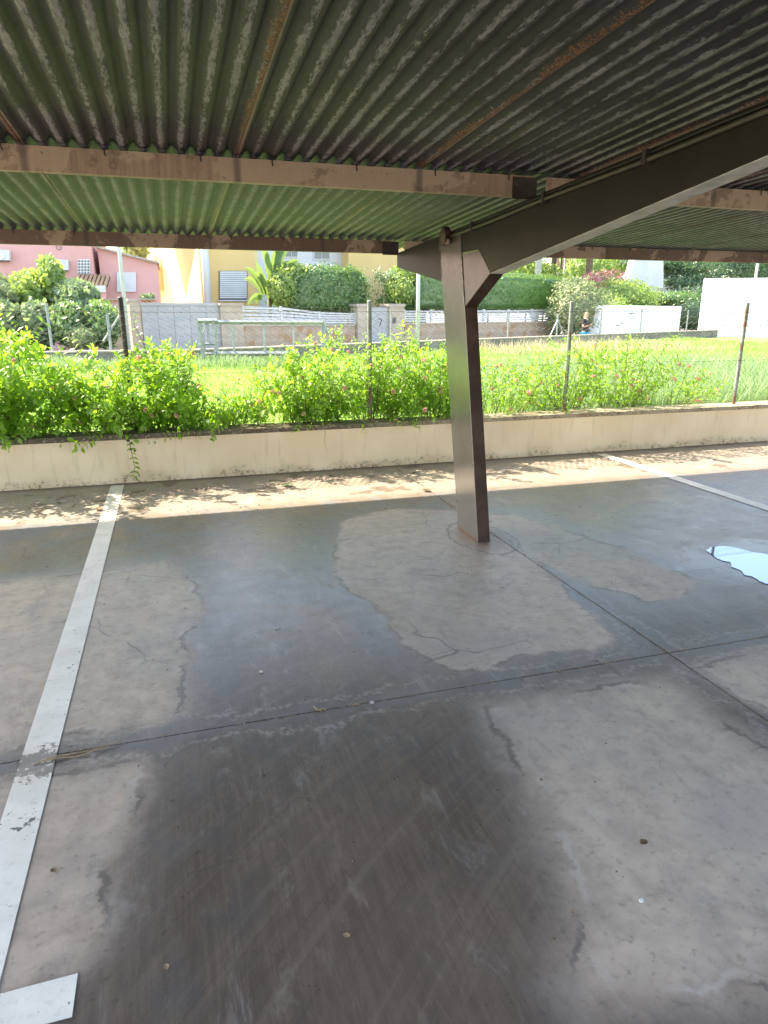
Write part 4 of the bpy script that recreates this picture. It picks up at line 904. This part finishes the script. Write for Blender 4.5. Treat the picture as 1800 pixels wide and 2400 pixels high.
# white buildings at the right
OW = 33.
def house_block(name, label, pts_top, off, th, mat, z_extra=None, cat='house'):
    o_ = tuple(foot(sum(p[0] for p in pts_top) / len(pts_top), off)); g = empty(name, o_, label=label, cat=cat)
    slab_d(pts_top, off, th, 'wall', mat, g, o_); return g, o_
g, o_ = house_block('white_house', 'white house with a red clay tile roof between the palm trunks', [(1300, 632), (1368, 632)], 42., 6., WHT)
f = slab_n(rect(1303, 604, 1368, 634), 41.6, .3, 'roof_edge', TILE, g, o_)
for i in range(12):
    cx = 1304 + i * 5.4; p0 = onn(cx, 634, 41.3) - np.array(o_); p1 = onn(cx - 4, 600, 43.) - np.array(o_); MB().tube([p0, p1], .10, 6).build('roof_tile', TILE, g)
g, o_ = house_block('white_villa', 'white villa with a sweeping curved wall behind the tree', [(1480, 590), (1700, 590)], 37., 7., WHT)
cv = [(1555, 590), (1555, 675), (1500, 680), (1455, 672), (1470, 655), (1482, 632), (1487, 610), (1488, 590)]
slab_n(cv, 28.0, .5, 'curved_wall', WHT, g, o_)
SHADEW = simple('shade_grey', (.42, .44, .44), .8)  # grey panel and strips painted in for the shade below the curved wall
slab_n(rect(1486, 684, 1548, 712), 36.9, .05, 'shade_panel', SHADEW, g, o_)
for i in range(4): slab_n(rect(1488, 687 + i * 7, 1546, 688 + i * 7), 36.86, .03, 'shade_strip', DARKGAP, g, o_)

# white round-cornered kiosk wall
o_ = tuple(onn(1520, 780, 19.5) * np.array([1, 1, 0]) + np.array([0, 0, .05])); kw = empty('white_enclosure', o_, label='white enclosure wall with rounded corners beyond the field', cat='wall')
PL = onn(1448, 716, 20.2); PR = onn(1612, 713, 20.2); d_ = (PR - PL); d_[2] = 0; L_ = np.linalg.norm(d_); d_ /= L_; nn_ = np.array([-d_[1], d_[0], 0])
zt_ = PL[2]; r_ = 1.0; prof = []
for t_ in np.linspace(math.pi, math.pi * 1.5, 9): prof.append((r_ + r_ * math.cos(t_), r_ + r_ * math.sin(t_)))
for t_ in np.linspace(math.pi * 1.5, math.pi * 2, 9): prof.append((L_ - r_ + r_ * math.cos(t_), r_ + r_ * math.sin(t_)))
prof += [(L_, 2.), (0, 2.)]
WHB = simple('bright_white_render', (.86, .87, .88), .8, (.8, .82, .84), 1.2)
MB().prism([PL * np.array([1, 1, 0]) + d_ * a + nn_ * b + np.array([0, 0, .05]) - np.array(o_) for a, b in prof], (0, 0, zt_ - .05)).build('wall_body', WHB, kw, bevel=.05, smooth=False)
for (a, b, c, d) in ((1478, 734, 1486, 736), (1445, 762, 1451, 764), (1456, 758, 1460, 760)): slab_n(rect(a, b, c, d), 20.1, .06, 'scuff_mark', LAT, kw, o_)
# big white block wall, far right
o_ = tuple(onn(1740, 780, 16.) * np.array([1, 1, 0]) + np.array([0, 0, .24])); bwall = empty('block_wall', o_, label='tall white block wall with rows of small holes at the right edge', cat='wall')
pa = onn(1668, 655, 18.2); pb = pa + (U * .55 - N * .83) * 12
def bw_pt(s_, z): p = pa + (pb - pa) * s_; return np.array([p[0], p[1], z]) - np.array(o_)
zt_ = pa[2]
dirw = (pb - pa); dirw[2] = 0; dirw /= np.linalg.norm(dirw); nw = np.array([-dirw[1], dirw[0], 0])
MB().prism([bw_pt(0, .1), bw_pt(1, .1), bw_pt(1, zt_), bw_pt(0, zt_)], nw * .25).build('wall_body', WHB, bwall)
MB().prism([bw_pt(-.03, .1) - nw * .08, bw_pt(.02, .1) - nw * .08, bw_pt(.02, zt_ + .06) - nw * .08, bw_pt(-.03, zt_ + .06) - nw * .08], nw * .4).build('end_pier', WHB, bwall)
MB().prism([bw_pt(.021, zt_ + .002) - nw * .05, bw_pt(1, zt_ + .002) - nw * .05, bw_pt(1, zt_ + .06) - nw * .05, bw_pt(.021, zt_ + .06) - nw * .05], nw * .35).build('cap', WHB, bwall)
m = MB()
for r__ in range(9):
    for c__ in range(34):
        p = bw_pt(.05 + c__ * .028, .9 + r__ * (zt_ - 1.) / 9) - nw * .004; a_ = dirw * .05; b_ = np.array([0, 0, .026]); m.prism([p - a_ - b_, p + a_ - b_, p + a_ + b_, p - a_ + b_], nw * .002)
m.build('wall_holes', simple('shaded_hole', (.42, .43, .44), .9), bwall, kind='stuff')

# ------------------------------------------------------------------ far vegetation
CARD = (np.array([[0,0,0],[.34,.45,.06],[0,1.,0],[-.34,.45,.06]]), np.array([[0,1,2,3]]))
def blob(name, parent, blobs, n, size, mat, flat=1., o_=(0, 0, 0), lump=.18):
    Ps = []; Ns = []
    vol = np.array([b[3] * b[4] + b[4] * b[5] + b[3] * b[5] for b in blobs]); cnt = (n * vol / vol.sum()).astype(int)
    for b, c in zip(blobs, cnt):
        d = rng.normal(size=(c, 3)); 
        if flat != 1.: d = np.sign(d) * np.abs(d) ** flat
        d /= np.linalg.norm(d, axis=1, keepdims=True)
        if flat != 1.: d = d / np.maximum(np.abs(d).max(1, keepdims=True), .01) * (.93 if flat < 1 else 1)
        lum = 1 + lump * np.sin(d[:, 0] * 7 + b[0]) * np.sin(d[:, 1] * 6 + b[1] * 2) * np.cos(d[:, 2] * 8 + b[2]) + lump * .5 * np.sin(d[:, 0] * 17 + b[0] * 3) * np.cos(d[:, 2] * 15)
        r = lum * (1 - .35 * rng.random(c) ** 2.2); Ps.append(d * r[:, None] * np.array(b[3:6]) + np.array(b[:3])); Ns.append(d)
    P = np.vstack(Ps); Nn = np.vstack(Ns); P = P[P[:, 2] > .1] if False else P
    m_ = Nn + rng.normal(0, .55, Nn.shape); D = np.cross(m_, rng.normal(size=m_.shape)) + np.array([0, 0, .3])
    return leaves(name, P - np.array(o_), D, m_, size * rng.uniform(.6, 1.4, len(P)), mat, parent, shape=CARD, kind='stuff')
CORE = {}
def core(parent, blobs, mat, o_, s=.8, name='branches'):
    m = bmesh.new()
    for b in blobs:
        r = bmesh.ops.create_icosphere(m, subdivisions=2, radius=1.)
        for v in r['verts']: v.co = Vector((v.co.x * b[3] * s + b[0] - o_[0], v.co.y * b[4] * s + b[1] - o_[1], v.co.z * b[5] * s + b[2] - o_[2]))
    me = bpy.data.meshes.new(name); m.to_mesh(me); m.free(); me.materials.append(mat); return link(bpy.data.objects.new(name, me), parent)
def plant(name, label, blobs, n, size, mat, cat, group=None, trunk=None, extra=None, flat=1., lump=.18, cs=.78):
    x = np.mean([b[0] for b in blobs]); y = np.mean([b[1] for b in blobs]); o_ = (x, y, .1)
    g = empty(name, o_, label=label, cat=cat, **({'group': group} if group else {}))
    blob('crown', g, blobs, n, size, mat, flat, o_, lump)
    if cs: core(g, blobs, mat, o_, cs, 'inner_crown')
    if trunk: 
        for tr_ in trunk: MB().tube([np.array(p) - np.array(o_) for p in tr_[0]], tr_[1], 9).build('trunk', BARK, g, smooth=True)
    if extra: blob('blossom', g, *extra, o_=o_)
    return g
def hb(px0, py0, px1, py1, off, dep, f=onn):   # ellipsoid/box filling a bearing rectangle
    a = f(px0, py0, off); b = f(px1, py1, off); c = (a + b) / 2; rx = np.linalg.norm((b - a)[:2]) / 2; return [c[0], c[1], c[2], rx, dep, abs(a[2] - b[2]) / 2]
# clipped hedges: rounded boxes
def hedge(label, px0, py0, px1, py1, off, dep, n, mat):
    b = hb(px0, py0, px1, py1, off, dep); o_ = (b[0], b[1], b[2] - b[5]); g = empty('clipped_hedge', o_, label=label, cat='hedge', rz=0)
    d = rng.uniform(-1, 1, (n, 3)); ax = rng.integers(0, 3, n); sg = rng.choice([-1, 1], n); d[np.arange(n), ax] = sg
    rnd = np.linalg.norm(d, axis=1); d = d / np.maximum(1, (rnd / 1.28))[:, None]
    wob = 1 + .05 * np.sin(d[:, 0] * 14) * np.cos(d[:, 2] * 5) - .14 * rng.random(n) ** 2 + .16 * rng.random(n) ** 7
    q = d * wob[:, None] * np.array([b[3], b[4], b[5]])
    P = U * q[:, :1] + N * q[:, 1:2] + np.array([0, 0, 1.]) * q[:, 2:] + np.array([0, 0, b[5]])
    Nn = U * d[:, :1] + N * d[:, 1:2] + np.array([0, 0, 1.]) * d[:, 2:]; m_ = Nn + rng.normal(0, .5, Nn.shape)
    leaves('foliage', P, np.cross(m_, rng.normal(size=m_.shape)) + np.array([0, 0, .3]), m_, .13 * rng.uniform(.6, 1.3, n), mat, g, shape=CARD, kind='stuff')
    m = MB(); e = .86; m.prism([U * sx * b[3] * e + N * sy * b[4] * e + np.array([0, 0, b[5] * (1 - e)]) for sx, sy in ((-1, -1), (1, -1), (1, 1), (-1, 1))], (0, 0, b[5] * 2 * e)).build('inner_growth', mat, g, bevel=.3)
    for s_ in np.linspace(-.7, .7, max(2, int(b[3]))):
        MB().tube([U * s_ * b[3] + np.array([0, 0, .2]), U * s_ * b[3] + np.array([0, 0, .1 - o_[2]])], .05, 6).build('stem', BARK, g)
    return g
hedge('dense clipped hedge over the slatted fence in front of the white wall', 655, 622, 840, 733, OF + 1.3, 1., 9000, HEDGE)
hedge('long clipped hedge above the slatted fence behind the carport column', 915, 628, 1322, 732, OF + 1.5, 1.1, 17000, HEDGE)
plant('climbing_shrub', 'light green shrub at the left end of the clipped hedge', [hb(632, 632, 690, 716, OF + 1., .8), hb(650, 618, 720, 670, OF + 1.1, .7)], 3800, .15, BUSH, 'shrub')
plant('climbing_shrub', 'light green bush at the left end of the long hedge', [hb(915, 640, 960, 718, OF + 1., .8), hb(925, 620, 985, 670, OF + 1.2, .8)], 3000, .15, BUSH, 'shrub')
# banana plant with torn paddle leaves
bo = onn(625, 715, OF + 1.6); bo = np.array([bo[0], bo[1], .1]); ban = empty('banana_plant', tuple(bo), label='banana plant with big upright leaves beside the clipped hedge', cat='plant')
def paddle(px0, py0, px1, py1, wd, off=OF + 1.5, bend=.0):
    a = onn(px0, py0, off); b = onn(px1, py1, off - random.uniform(0, .5)); n = 9; V = []; F = []
    L = b - a; ax = L / np.linalg.norm(L); sd = np.cross(ax, N); sd /= np.linalg.norm(sd)
    for i in range(n):
        t_ = i / (n - 1); c = a + L * t_ + np.array([0, 0, bend * 4 * t_ * (1 - t_)]); w_ = wd * math.sin(math.pi * min(1, t_ * .85 + .12)) ** .7 * (1 + .12 * math.sin(i * 2.3))
        V += [c - sd * w_ + N * w_ * -.35, c, c + sd * w_ + N * w_ * -.35]
    V = [v - bo for v in V]
    for i in range(n - 1):
        b0 = i * 3; F += [(b0, b0+1, b0+4, b0+3), (b0+1, b0+2, b0+5, b0+4)]
    m = MB().add(V, F); m.build('leaf', BANANA, ban)
for a in ((640, 715, 645, 620, .18), (630, 700, 600, 615, .16), (640, 660, 655, 560, .22), (632, 655, 622, 585, .17), (640, 640, 680, 575, .17), (650, 640, 700, 610, .14), (620, 690, 575, 628, .15), (615, 690, 572, 655, .13), (615, 700, 580, 715, .15), (620, 665, 598, 640, .15), (612, 690, 600, 712, .14), (632, 630, 610, 570, .15), (645, 620, 668, 560, .16), (650, 600, 640, 545, .18)): paddle(*a, bend=random.uniform(0, .3))
MB().tube([(0, 0, 0), (.1, 0, 1.2), (.15, 0, 2.6)], [.14, .12, .06], 8).build('stalk', STEM, ban, smooth=True)
# trees at the left
hy = lambda a, b, c, d, y, dep: hb(a, b, c, d, y, dep, ony)
plant('garden_tree', 'bright feathery tree in front of the pink house air conditioner', [hy(90, 605, 150, 700, 24, 1.2), hy(20, 640, 130, 740, 24, 1.6), hy(110, 650, 170, 740, 24, 1.2)], 9000, .16, BUSH, 'tree', trunk=[([tuple(ony(95, 745, 24) * np.array([1, 1, 0]) + np.array([0, 0, .1])), tuple(ony(95, 745, 24)), tuple(ony(115, 640, 24))], [.12, .09, .04])])
plant('garden_tree', 'pale green tree at the left edge below the pink house', [hy(-80, 650, 60, 760, 23, 1.5)], 5000, .16, PALEB, 'tree')
plant('garden_bush', 'dark mixed bush under the tiled porch', [hy(130, 660, 232, 740, 23, 1.1), hy(170, 700, 225, 745, 22.5, .8)], 5000, .15, DARKB, 'bush')
plant('ivy_bush', 'ivy covered bush behind the low grey wall left of the black post', [hy(120, 712, 210, 812, 21.3, .9), hy(190, 712, 285, 812, 21.5, .9)], 7000, .14, HEDGE, 'bush')
plant('garden_bush', 'dark green bush at the bottom left behind the low grey wall', [hy(-120, 700, 70, 815, 21.3, 1.), hy(40, 710, 140, 815, 21.5, .9)], 7000, .14, DARKB, 'bush')
plant('garden_bush', 'small pale bush growing at the foot of the ivy', [hy(160, 768, 225, 815, 20.5, .5)], 1600, .1, PALEB, 'bush')
plant('garden_bush', 'small dry bush on the garden wall under the white shutter', [hy(330, 690, 362, 706, 27.6, .4)], 500, .1, DARKB, 'bush')
plant('garden_tree', 'distant palm top in the gap left of the yellow house', [hy(295, 560, 335, 612, 45, 2.)], 700, .5, PALEB, 'tree', cs=0, trunk=[([tuple(ony(318, 740, 45) * np.array([1, 1, 0])), tuple(ony(318, 600, 45))], [.2, .15])])
# palms and trees at the right
def palm(px, top, off, rad, label, mat, rings=True):
    a = onn(px, 700, off); b = onn(px, top, off); g = empty('palm_tree', (a[0], a[1], .05), label=label, cat='palm', group='palm trunks left of the white villa'); H = 7.
    pts = []; rr = []; n = 44
    for i in range(n):
        t_ = i / (n - 1); pts.append((0, 0, t_ * H)); rr.append(rad * (1 - .2 * t_) * (1 + (.07 if i % 2 else 0) * rings))
    MB().tube(pts, rr, 12).build('trunk', mat, g, smooth=False)
    V = []; F = []
    for i in range(26):
        th = i * 2.4; el = .9 - (i / 26) * 1.3
        for side_ in (-1, 1):
            b0 = len(V); n_ = 6
            for j in range(n_):
                t_ = j / (n_ - 1); r_ = 2.6 * t_; z = H + math.sin(el) * r_ - 1.2 * t_ * t_; w_ = .3 * math.sin(math.pi * min(1, t_ * .9 + .1))
                c = np.array([math.cos(th) * r_ * math.cos(el * .6), math.sin(th) * r_ * math.cos(el * .6), z]); s2 = np.array([-math.sin(th), math.cos(th), -.5 * side_]) * side_ * w_
                V += [c, c + s2]
            for j in range(n_ - 1): F.append((b0 + 2*j, b0 + 2*j+1, b0 + 2*j+3, b0 + 2*j+2))
    MB().add(V, F).build('fronds', DARKB, g)
PB1 = simple('pale_palm_bark', (.5, .5, .47), .9, (.4, .39, .36), 6, bump=.5); PB2 = simple('dark_trunk_bark', (.08, .06, .055), .9, (.13, .1, .09), 8, bump=.5); PB3 = simple('brown_palm_bark', (.24, .17, .13), .9, (.15, .10, .08), 9, bump=.6)
palm(1257, 600, 27.5, .22, 'pale grey palm trunk, the leftmost of the trunks above the hedge', PB1)
palm(1293, 600, 29., .20, 'dark brown trunk second from the left above the hedge', PB2)
palm(1375, 600, 28., .27, 'brown ringed palm trunk right of the tiled white house', PB3)
palm(1310, 600, 31., .07, 'thin dark trunk beside the white house', PB2)
plant('street_tree', 'bright green tree behind the hedge left of the pale palm trunk', [hb(1130, 590, 1260, 680, 30., 2.), hb(1210, 620, 1300, 700, 30.5, 2.)], 6500, .2, BUSH, 'tree', group=None)
plant('street_tree', 'large light green tree between the ringed palm and the white villa', [hb(1395, 560, 1480, 660, 34., 2.5), hb(1350, 590, 1420, 680, 33., 1.5)], 7500, .22, BUSH, 'tree')
plant('flowering_shrub', 'bougainvillea with pink blossom below the ringed palm trunk', [hb(1352, 645, 1470, 715, 25.5, 1.3)], 4200, .15, PALEB, 'shrub', extra=([hb(1362, 640, 1400, 690, 25., 1.1), hb(1395, 630, 1450, 675, 25., 1.)], 1100, .12, PINKF))
plant('garden_bush', 'loose pale green bush behind the man', [hb(1315, 665, 1400, 790, 22.5, 1.2), hb(1318, 650, 1370, 720, 23.5, 1.)], 6500, .15, PALEB, 'bush', lump=.25)
plant('garden_bush', 'yellow green bush left of the white enclosure', [hb(1390, 690, 1450, 790, 22.5, 1.2), hb(1400, 655, 1500, 740, 23.8, 1.3)], 7000, .15, BUSH, 'bush', lump=.25)
plant('shade_tree', 'big dark tree with spreading limbs over the white villa', [hb(1550, 600, 1650, 660, 29., 2.2), hb(1500, 590, 1600, 640, 29.5, 2.), hb(1620, 585, 1740, 665, 29.5, 2.4), hb(1720, 585, 1850, 660, 30., 2.4), hb(1560, 640, 1640, 685, 28., 1.5), hb(1600, 530, 1800, 600, 30., 3.)], 21000, .2, DEEP, 'tree', lump=.3, cs=.55,
      trunk=[([tuple(onn(1672, 745, 29.) * np.array([1, 1, 0]) + np.array([0, 0, .1])), tuple(onn(1672, 690, 29.)), tuple(onn(1676, 620, 29.5))], [.3, .26, .2]), ([tuple(onn(1674, 650, 29.)), tuple(onn(1630, 610, 29.)), tuple(onn(1580, 600, 29.))], [.14, .1, .05]), ([tuple(onn(1674, 640, 29.)), tuple(onn(1720, 610, 29.)), tuple(onn(1770, 590, 29.))], [.14, .1, .05])])
plant('garden_bush', 'green bush between the white enclosure and the white block wall', [hb(1605, 690, 1680, 785, 22., 1.2), hb(1540, 680, 1640, 730, 24.5, 1.2), hb(1610, 670, 1700, 740, 24., 1.2)], 9000, .15, DEEP, 'bush', lump=.25)
plant('garden_bush', 'light green bush above the white enclosure', [hb(1550, 685, 1610, 715, 24., 1.)], 2000, .15, HEDGE, 'bush')
plant('street_tree', 'dark tree behind the block wall at the right edge', [hb(1760, 600, 1880, 670, 31., 2.2)], 4200, .2, DARKB, 'tree')
plant('street_tree', 'row of distant green treetops behind the long hedge', [hb(1060, 590, 1180, 690, 34., 2.)], 3500, .22, HEDGE, 'tree')

# ------------------------------------------------------------------ man on the far street
SKIN = simple('skin', (.55, .33, .25), .6); SHIRT = simple('black_shirt', (.022, .022, .025), .85); SHORT = simple('turquoise_shorts', (.02, .33, .50), .8); HAIR = simple('dark_hair', (.12, .09, .07), .8)
ps = onn(1370, 786, 17.9); sc_ = (onn(1368, 731, 17.9)[2] - ps[2]) / .98
man = empty('person', (ps[0], ps[1], ps[2] - .78 * sc_), rz=math.atan2(U[1], U[0]) + .15, label='man in a black t-shirt and turquoise shorts holding both hands at his chest', cat='person'); man.scale = (sc_, sc_, sc_)
def skin(name, verts, edges, mat, parent, sub=2, root=0, **t):
    me = bpy.data.meshes.new(name); me.from_pydata([v[:3] for v in verts], edges, []); me.materials.append(mat); o = link(bpy.data.objects.new(name, me), parent)
    m = o.modifiers.new('skin', 'SKIN'); m.use_smooth_shade = True
    for i, v in enumerate(verts): d = me.skin_vertices[0].data[i]; d.radius = (v[3], v[4] if len(v) > 4 else v[3]); d.use_root = i == root
    s = o.modifiers.new('sub', 'SUBSURF'); s.levels = s.render_levels = sub; return tag(o, **t)
bv = [(0,0,.95,.15,.11),(0,0,1.15,.14,.11),(0,0,1.38,.16,.11),(0,0,1.47,.07,.06),(0,-.01,1.53,.055,.055),(0,-.02,1.60,.085,.095),(0,-.015,1.70,.08,.095),(0,-.01,1.75,.04,.05),
      (-.2,0,1.41,.06),(-.27,-.02,1.14,.045),(-.13,-.2,1.2,.034),(.2,0,1.41,.06),(.29,-.02,1.14,.045),(.12,-.2,1.2,.034),
      (-.1,0,.88,.1),(-.11,-.01,.5,.065),(-.11,.02,.1,.045),(-.12,-.12,.04,.045,.03),(.1,0,.88,.1),(.11,-.01,.5,.065),(.11,.02,.1,.045),(.12,-.12,.04,.045,.03)]
be = [(0,1),(1,2),(2,3),(3,4),(4,5),(5,6),(6,7),(2,8),(8,9),(9,10),(2,11),(11,12),(12,13),(0,14),(14,15),(15,16),(16,17),(0,18),(18,19),(19,20),(20,21)]
body = skin('body', bv, be, SKIN, man)
skin('t_shirt', [(0,0,.84,.185,.145),(0,0,.93,.185,.145),(0,0,1.15,.19,.15),(0,0,1.38,.2,.15),(0,0,1.46,.08,.07),(-.2,0,1.42,.075),(-.255,-.015,1.22,.062),(.2,0,1.42,.075),(.27,-.015,1.22,.062)], [(0,1),(1,2),(2,3),(3,4),(3,5),(5,6),(3,7),(7,8)], SHIRT, man)
skin('shorts', [(0,0,.95,.168,.128),(-.1,0,.85,.115),(-.115,0,.58,.105),(.1,0,.85,.115),(.115,0,.58,.105)], [(0,1),(1,2),(0,3),(3,4)], SHORT, man)
skin('hair', [(0,.035,1.66,.085,.085),(0,.02,1.74,.09,.095)], [(0,1)], HAIR, man)
for sx in (-1, 1):
    hx = sx * .115
    skin('hand', [(hx,-.2,1.2,.03,.02),(hx - sx*.02,-.25,1.23,.038,.02)], [(0,1)], SKIN, man)
    for f_ in range(4): skin('finger', [(hx - sx*.02 + (f_-1.5)*.018,-.26,1.24,.009),(hx - sx*.03 + (f_-1.5)*.018,-.295,1.26,.0085),(hx - sx*.045 + (f_-1.5)*.015,-.30,1.235 ,.0075)], [(0,1),(1,2)], SKIN, man, sub=1)
    skin('thumb', [(hx - sx*.045,-.22,1.22,.011),(hx - sx*.075,-.25,1.24,.009)], [(0,1)], SKIN, man, sub=1)
skin('nose', [(0,-.105,1.645,.012),(0,-.125,1.62,.014)], [(0,1)], SKIN, man, sub=1)
for sx in (-1, 1):
    skin('ear', [(sx*.088,-.005,1.63,.014),(sx*.09,0,1.66,.014)], [(0,1)], SKIN, man, sub=1)
    MB().tube([(sx*.033,-.105,1.655),(sx*.033,-.112,1.655)], .009, 8).build('eye', HAIR, man)
MB().box((-.025,-.112,1.583),(.025,-.104,1.59)).build('mouth', simple('lip', (.4, .16, .13), .6), man)

# ------------------------------------------------------------------ small things on the floor
DRYL = simple('dry_brown_leaf', (.10, .055, .03), .8, (.2, .13, .07), 60)
GRNL = simple('fallen_green_leaf', (.05, .10, .03), .6, (.12, .17, .05), 60)
TWIG = simple('dry_twig', (.25, .16, .09), .8, (.35, .25, .15), 50)
def curled(px, py, s, mat, label, rz=0.):
    p = onz(px, py); V = []; F = []; n = 7
    for i in range(n):
        t_ = i / (n-1); w_ = .4 * math.sin(math.pi * min(.97, t_ * .9 + .06)); c = .35 * math.sin(math.pi * t_)
        for kk in (-1, -.5, 0, .5, 1): V.append((kk * w_, t_ - .5, .12 + abs(kk) ** 1.6 * .5 * w_ + .25 * (t_ - .5) ** 2 * 2 + random.uniform(-.03, .03)))
    for i in range(n-1):
        for j in range(4): a = i*5 + j; F.append((a, a+1, a+6, a+5))
    m = MB().add([(a*s, b*s, c*s*.7) for a, b, c in V], F); o = m.build('fallen_leaf', mat, label=label, cat='leaf', group='fallen leaves on the concrete'); o.location = (p[0], p[1], .001); o.rotation_euler = (0, 0, rz)
for a in ((232, 1196, .085, DRYL, 'brown curled leaf beside the far end of the left bay line', .4), (672, 1140, .11, GRNL, 'dark curled green leaf on the sunny strip in front of the wall', 1.2), (776, 1117, .07, GRNL, 'small green leaf near the foot of the wall', 2.), (137, 1181, .05, GRNL, 'little green leaf left of the left bay line on the sunny strip', 1.), (1000, 1152, .08, DRYL, 'dry leaf scrap on the sunny strip left of the column', .9), (970, 1110, .05, DRYL, 'brown leaf scrap on the joint near the wall', 2.4),
          (162, 1568, .022, DRYL, 'tiny dark leaf lying on the left bay line', .3), (1508, 1977, .03, DRYL, 'small brown leaf on the pale slab at the lower right', 1.9), (126, 2042, .022, DRYL, 'tiny brown leaf near the lower left corner', .8), (390, 2268, .018, TWIG, 'tiny tan husk low in the middle left', .4), (812, 2195, .02, TWIG, 'tan husk low in the middle of the floor', 1.), (276, 1128, .05, GRNL, 'green leaf on the top of the left bay line', 1.5)): curled(*a)
# straw caught in the joint
for i, (pts, lab) in enumerate(((((80,1795),(150,1782),(220,1762),(290,1737)), 'long dry straw lying along the joint across the left bay line'), (((110,1790),(190,1772),(260,1752)), 'shorter dry straw on top of the long one at the left joint'), (((735,1662),(750,1661),(765,1667)), 'tiny bent straw in the middle of the joint'))):
    q = [onz(a, b) for a, b in pts]; m = MB(); n = 9
    P_ = [q[0] + (q[-1]-q[0]) * t_ + np.array([0, 0, .006 + .004 * math.sin(t_ * 9 + i)]) + (np.array([0, .008, 0]) * math.sin(t_ * 6 + i)) for t_ in np.linspace(0, 1, n)]
    m.tube([p - q[0] for p in P_], list(np.linspace(.0032, .0015, n)), 5); o = m.build('straw', TWIG, label=lab, cat='straw', group='dry straws in the joint'); o.location = tuple(q[0])
# chips and stones that can be picked out
for (px, py, s, c, lab) in ((612, 1576, .016, (.55, .5, .4), 'small pale stone chip on the damp floor in the middle'), (872, 1648, .02, (.42, .38, .37), 'flat grey chip just above the joint in the middle'), (1502, 2112, .014, (.75, .75, .72), 'white chip on the pale slab at the lower right'), (655, 1473, .012, (.4, .32, .25), 'tan pebble on the brown streaked floor'), (1602, 1291, .012, (.7, .7, .7), 'white pebble between the column and the puddle')):
    p = onz(px, py); n = 7; poly = [(math.cos(t_) * s * random.uniform(.6, 1.1), math.sin(t_) * s * random.uniform(.5, 1.), 0) for t_ in np.linspace(0, 6.28, n, endpoint=False)]
    poly = [(a*.6, b*.6, c_) for a, b, c_ in poly]
    o = MB().prism(poly, (0, 0, s * .35)).build('stone_chip', simple('chip', c, .8, tuple(v*.7 for v in c), 50), label=lab, cat='chip', group='chips lying on the floor', bevel=.001); o.location = (p[0], p[1], .001); o.rotation_euler = (0, 0, random.random() * 6)
# petals below the lantana and fine grit: uncountable
def scatter(name, n, fx, size, mat, seed):
    r = np.random.default_rng(seed); P = fx(r, n); a = r.random(n) * 6.28; s = size * r.uniform(.5, 1.4, n)
    D = np.stack([np.cos(a), np.sin(a), r.normal(0, .25, n)], -1); Nn = np.stack([r.normal(0, .4, n), r.normal(0, .4, n), np.ones(n)], -1)
    return leaves(name, P, D, Nn, s, mat, None, shape=(np.array([[0,0,0],[.4,.5,.25],[0,1.,.1],[-.4,.5,.25],[0,.5,.0]]), np.array([[0,1,4],[1,2,4],[2,3,4],[3,0,4]])), kind='stuff')
def fp(r, n):
    c = np.array([(-1.2, 6.35), (-.9, 6.45), (-.45, 6.5), (-.2, 6.4), (.1, 6.5), (.5, 6.45), (1.1, 6.62), (1.5, 6.6), (.8, 6.45), (1.35, 6.6), (1.9, 6.7)]); i = r.integers(0, len(c), n)
    p = c[i] + r.normal(0, 1, (n, 2)) * np.array([.2, .07]); p[:, 1] = np.minimum(p[:, 1], 6.9); return np.column_stack([p, np.full(n, .004)])
scatter('fallen_petals', 330, fp, .016, PETAL, 3)
def fg(r, n): return np.column_stack([r.uniform(-2, 5.5, n), r.uniform(.9, 6.3, n) ** 1., np.full(n, .002)])
scatter('leaf_litter', 240, fg, .010, DRYL, 5)
def fg2(r, n): return np.column_stack([r.normal(-.3, .9, n), r.normal(6.15, .3, n).clip(5, 6.9), np.full(n, .002)])
scatter('leaf_litter', 200, fg2, .013, DRYL, 6)
def fj(r, n):
    t_ = r.random(n); h = r.random(n) < .6; return np.column_stack([np.where(h, -2 + t_ * 7, JX + r.normal(0, .007, n)), np.where(h, JY + r.normal(0, .007, n), 1.2 + t_ * 4.5), np.full(n, -.002)])
scatter('joint_litter', 1500, fj, .011, TWIG, 8)
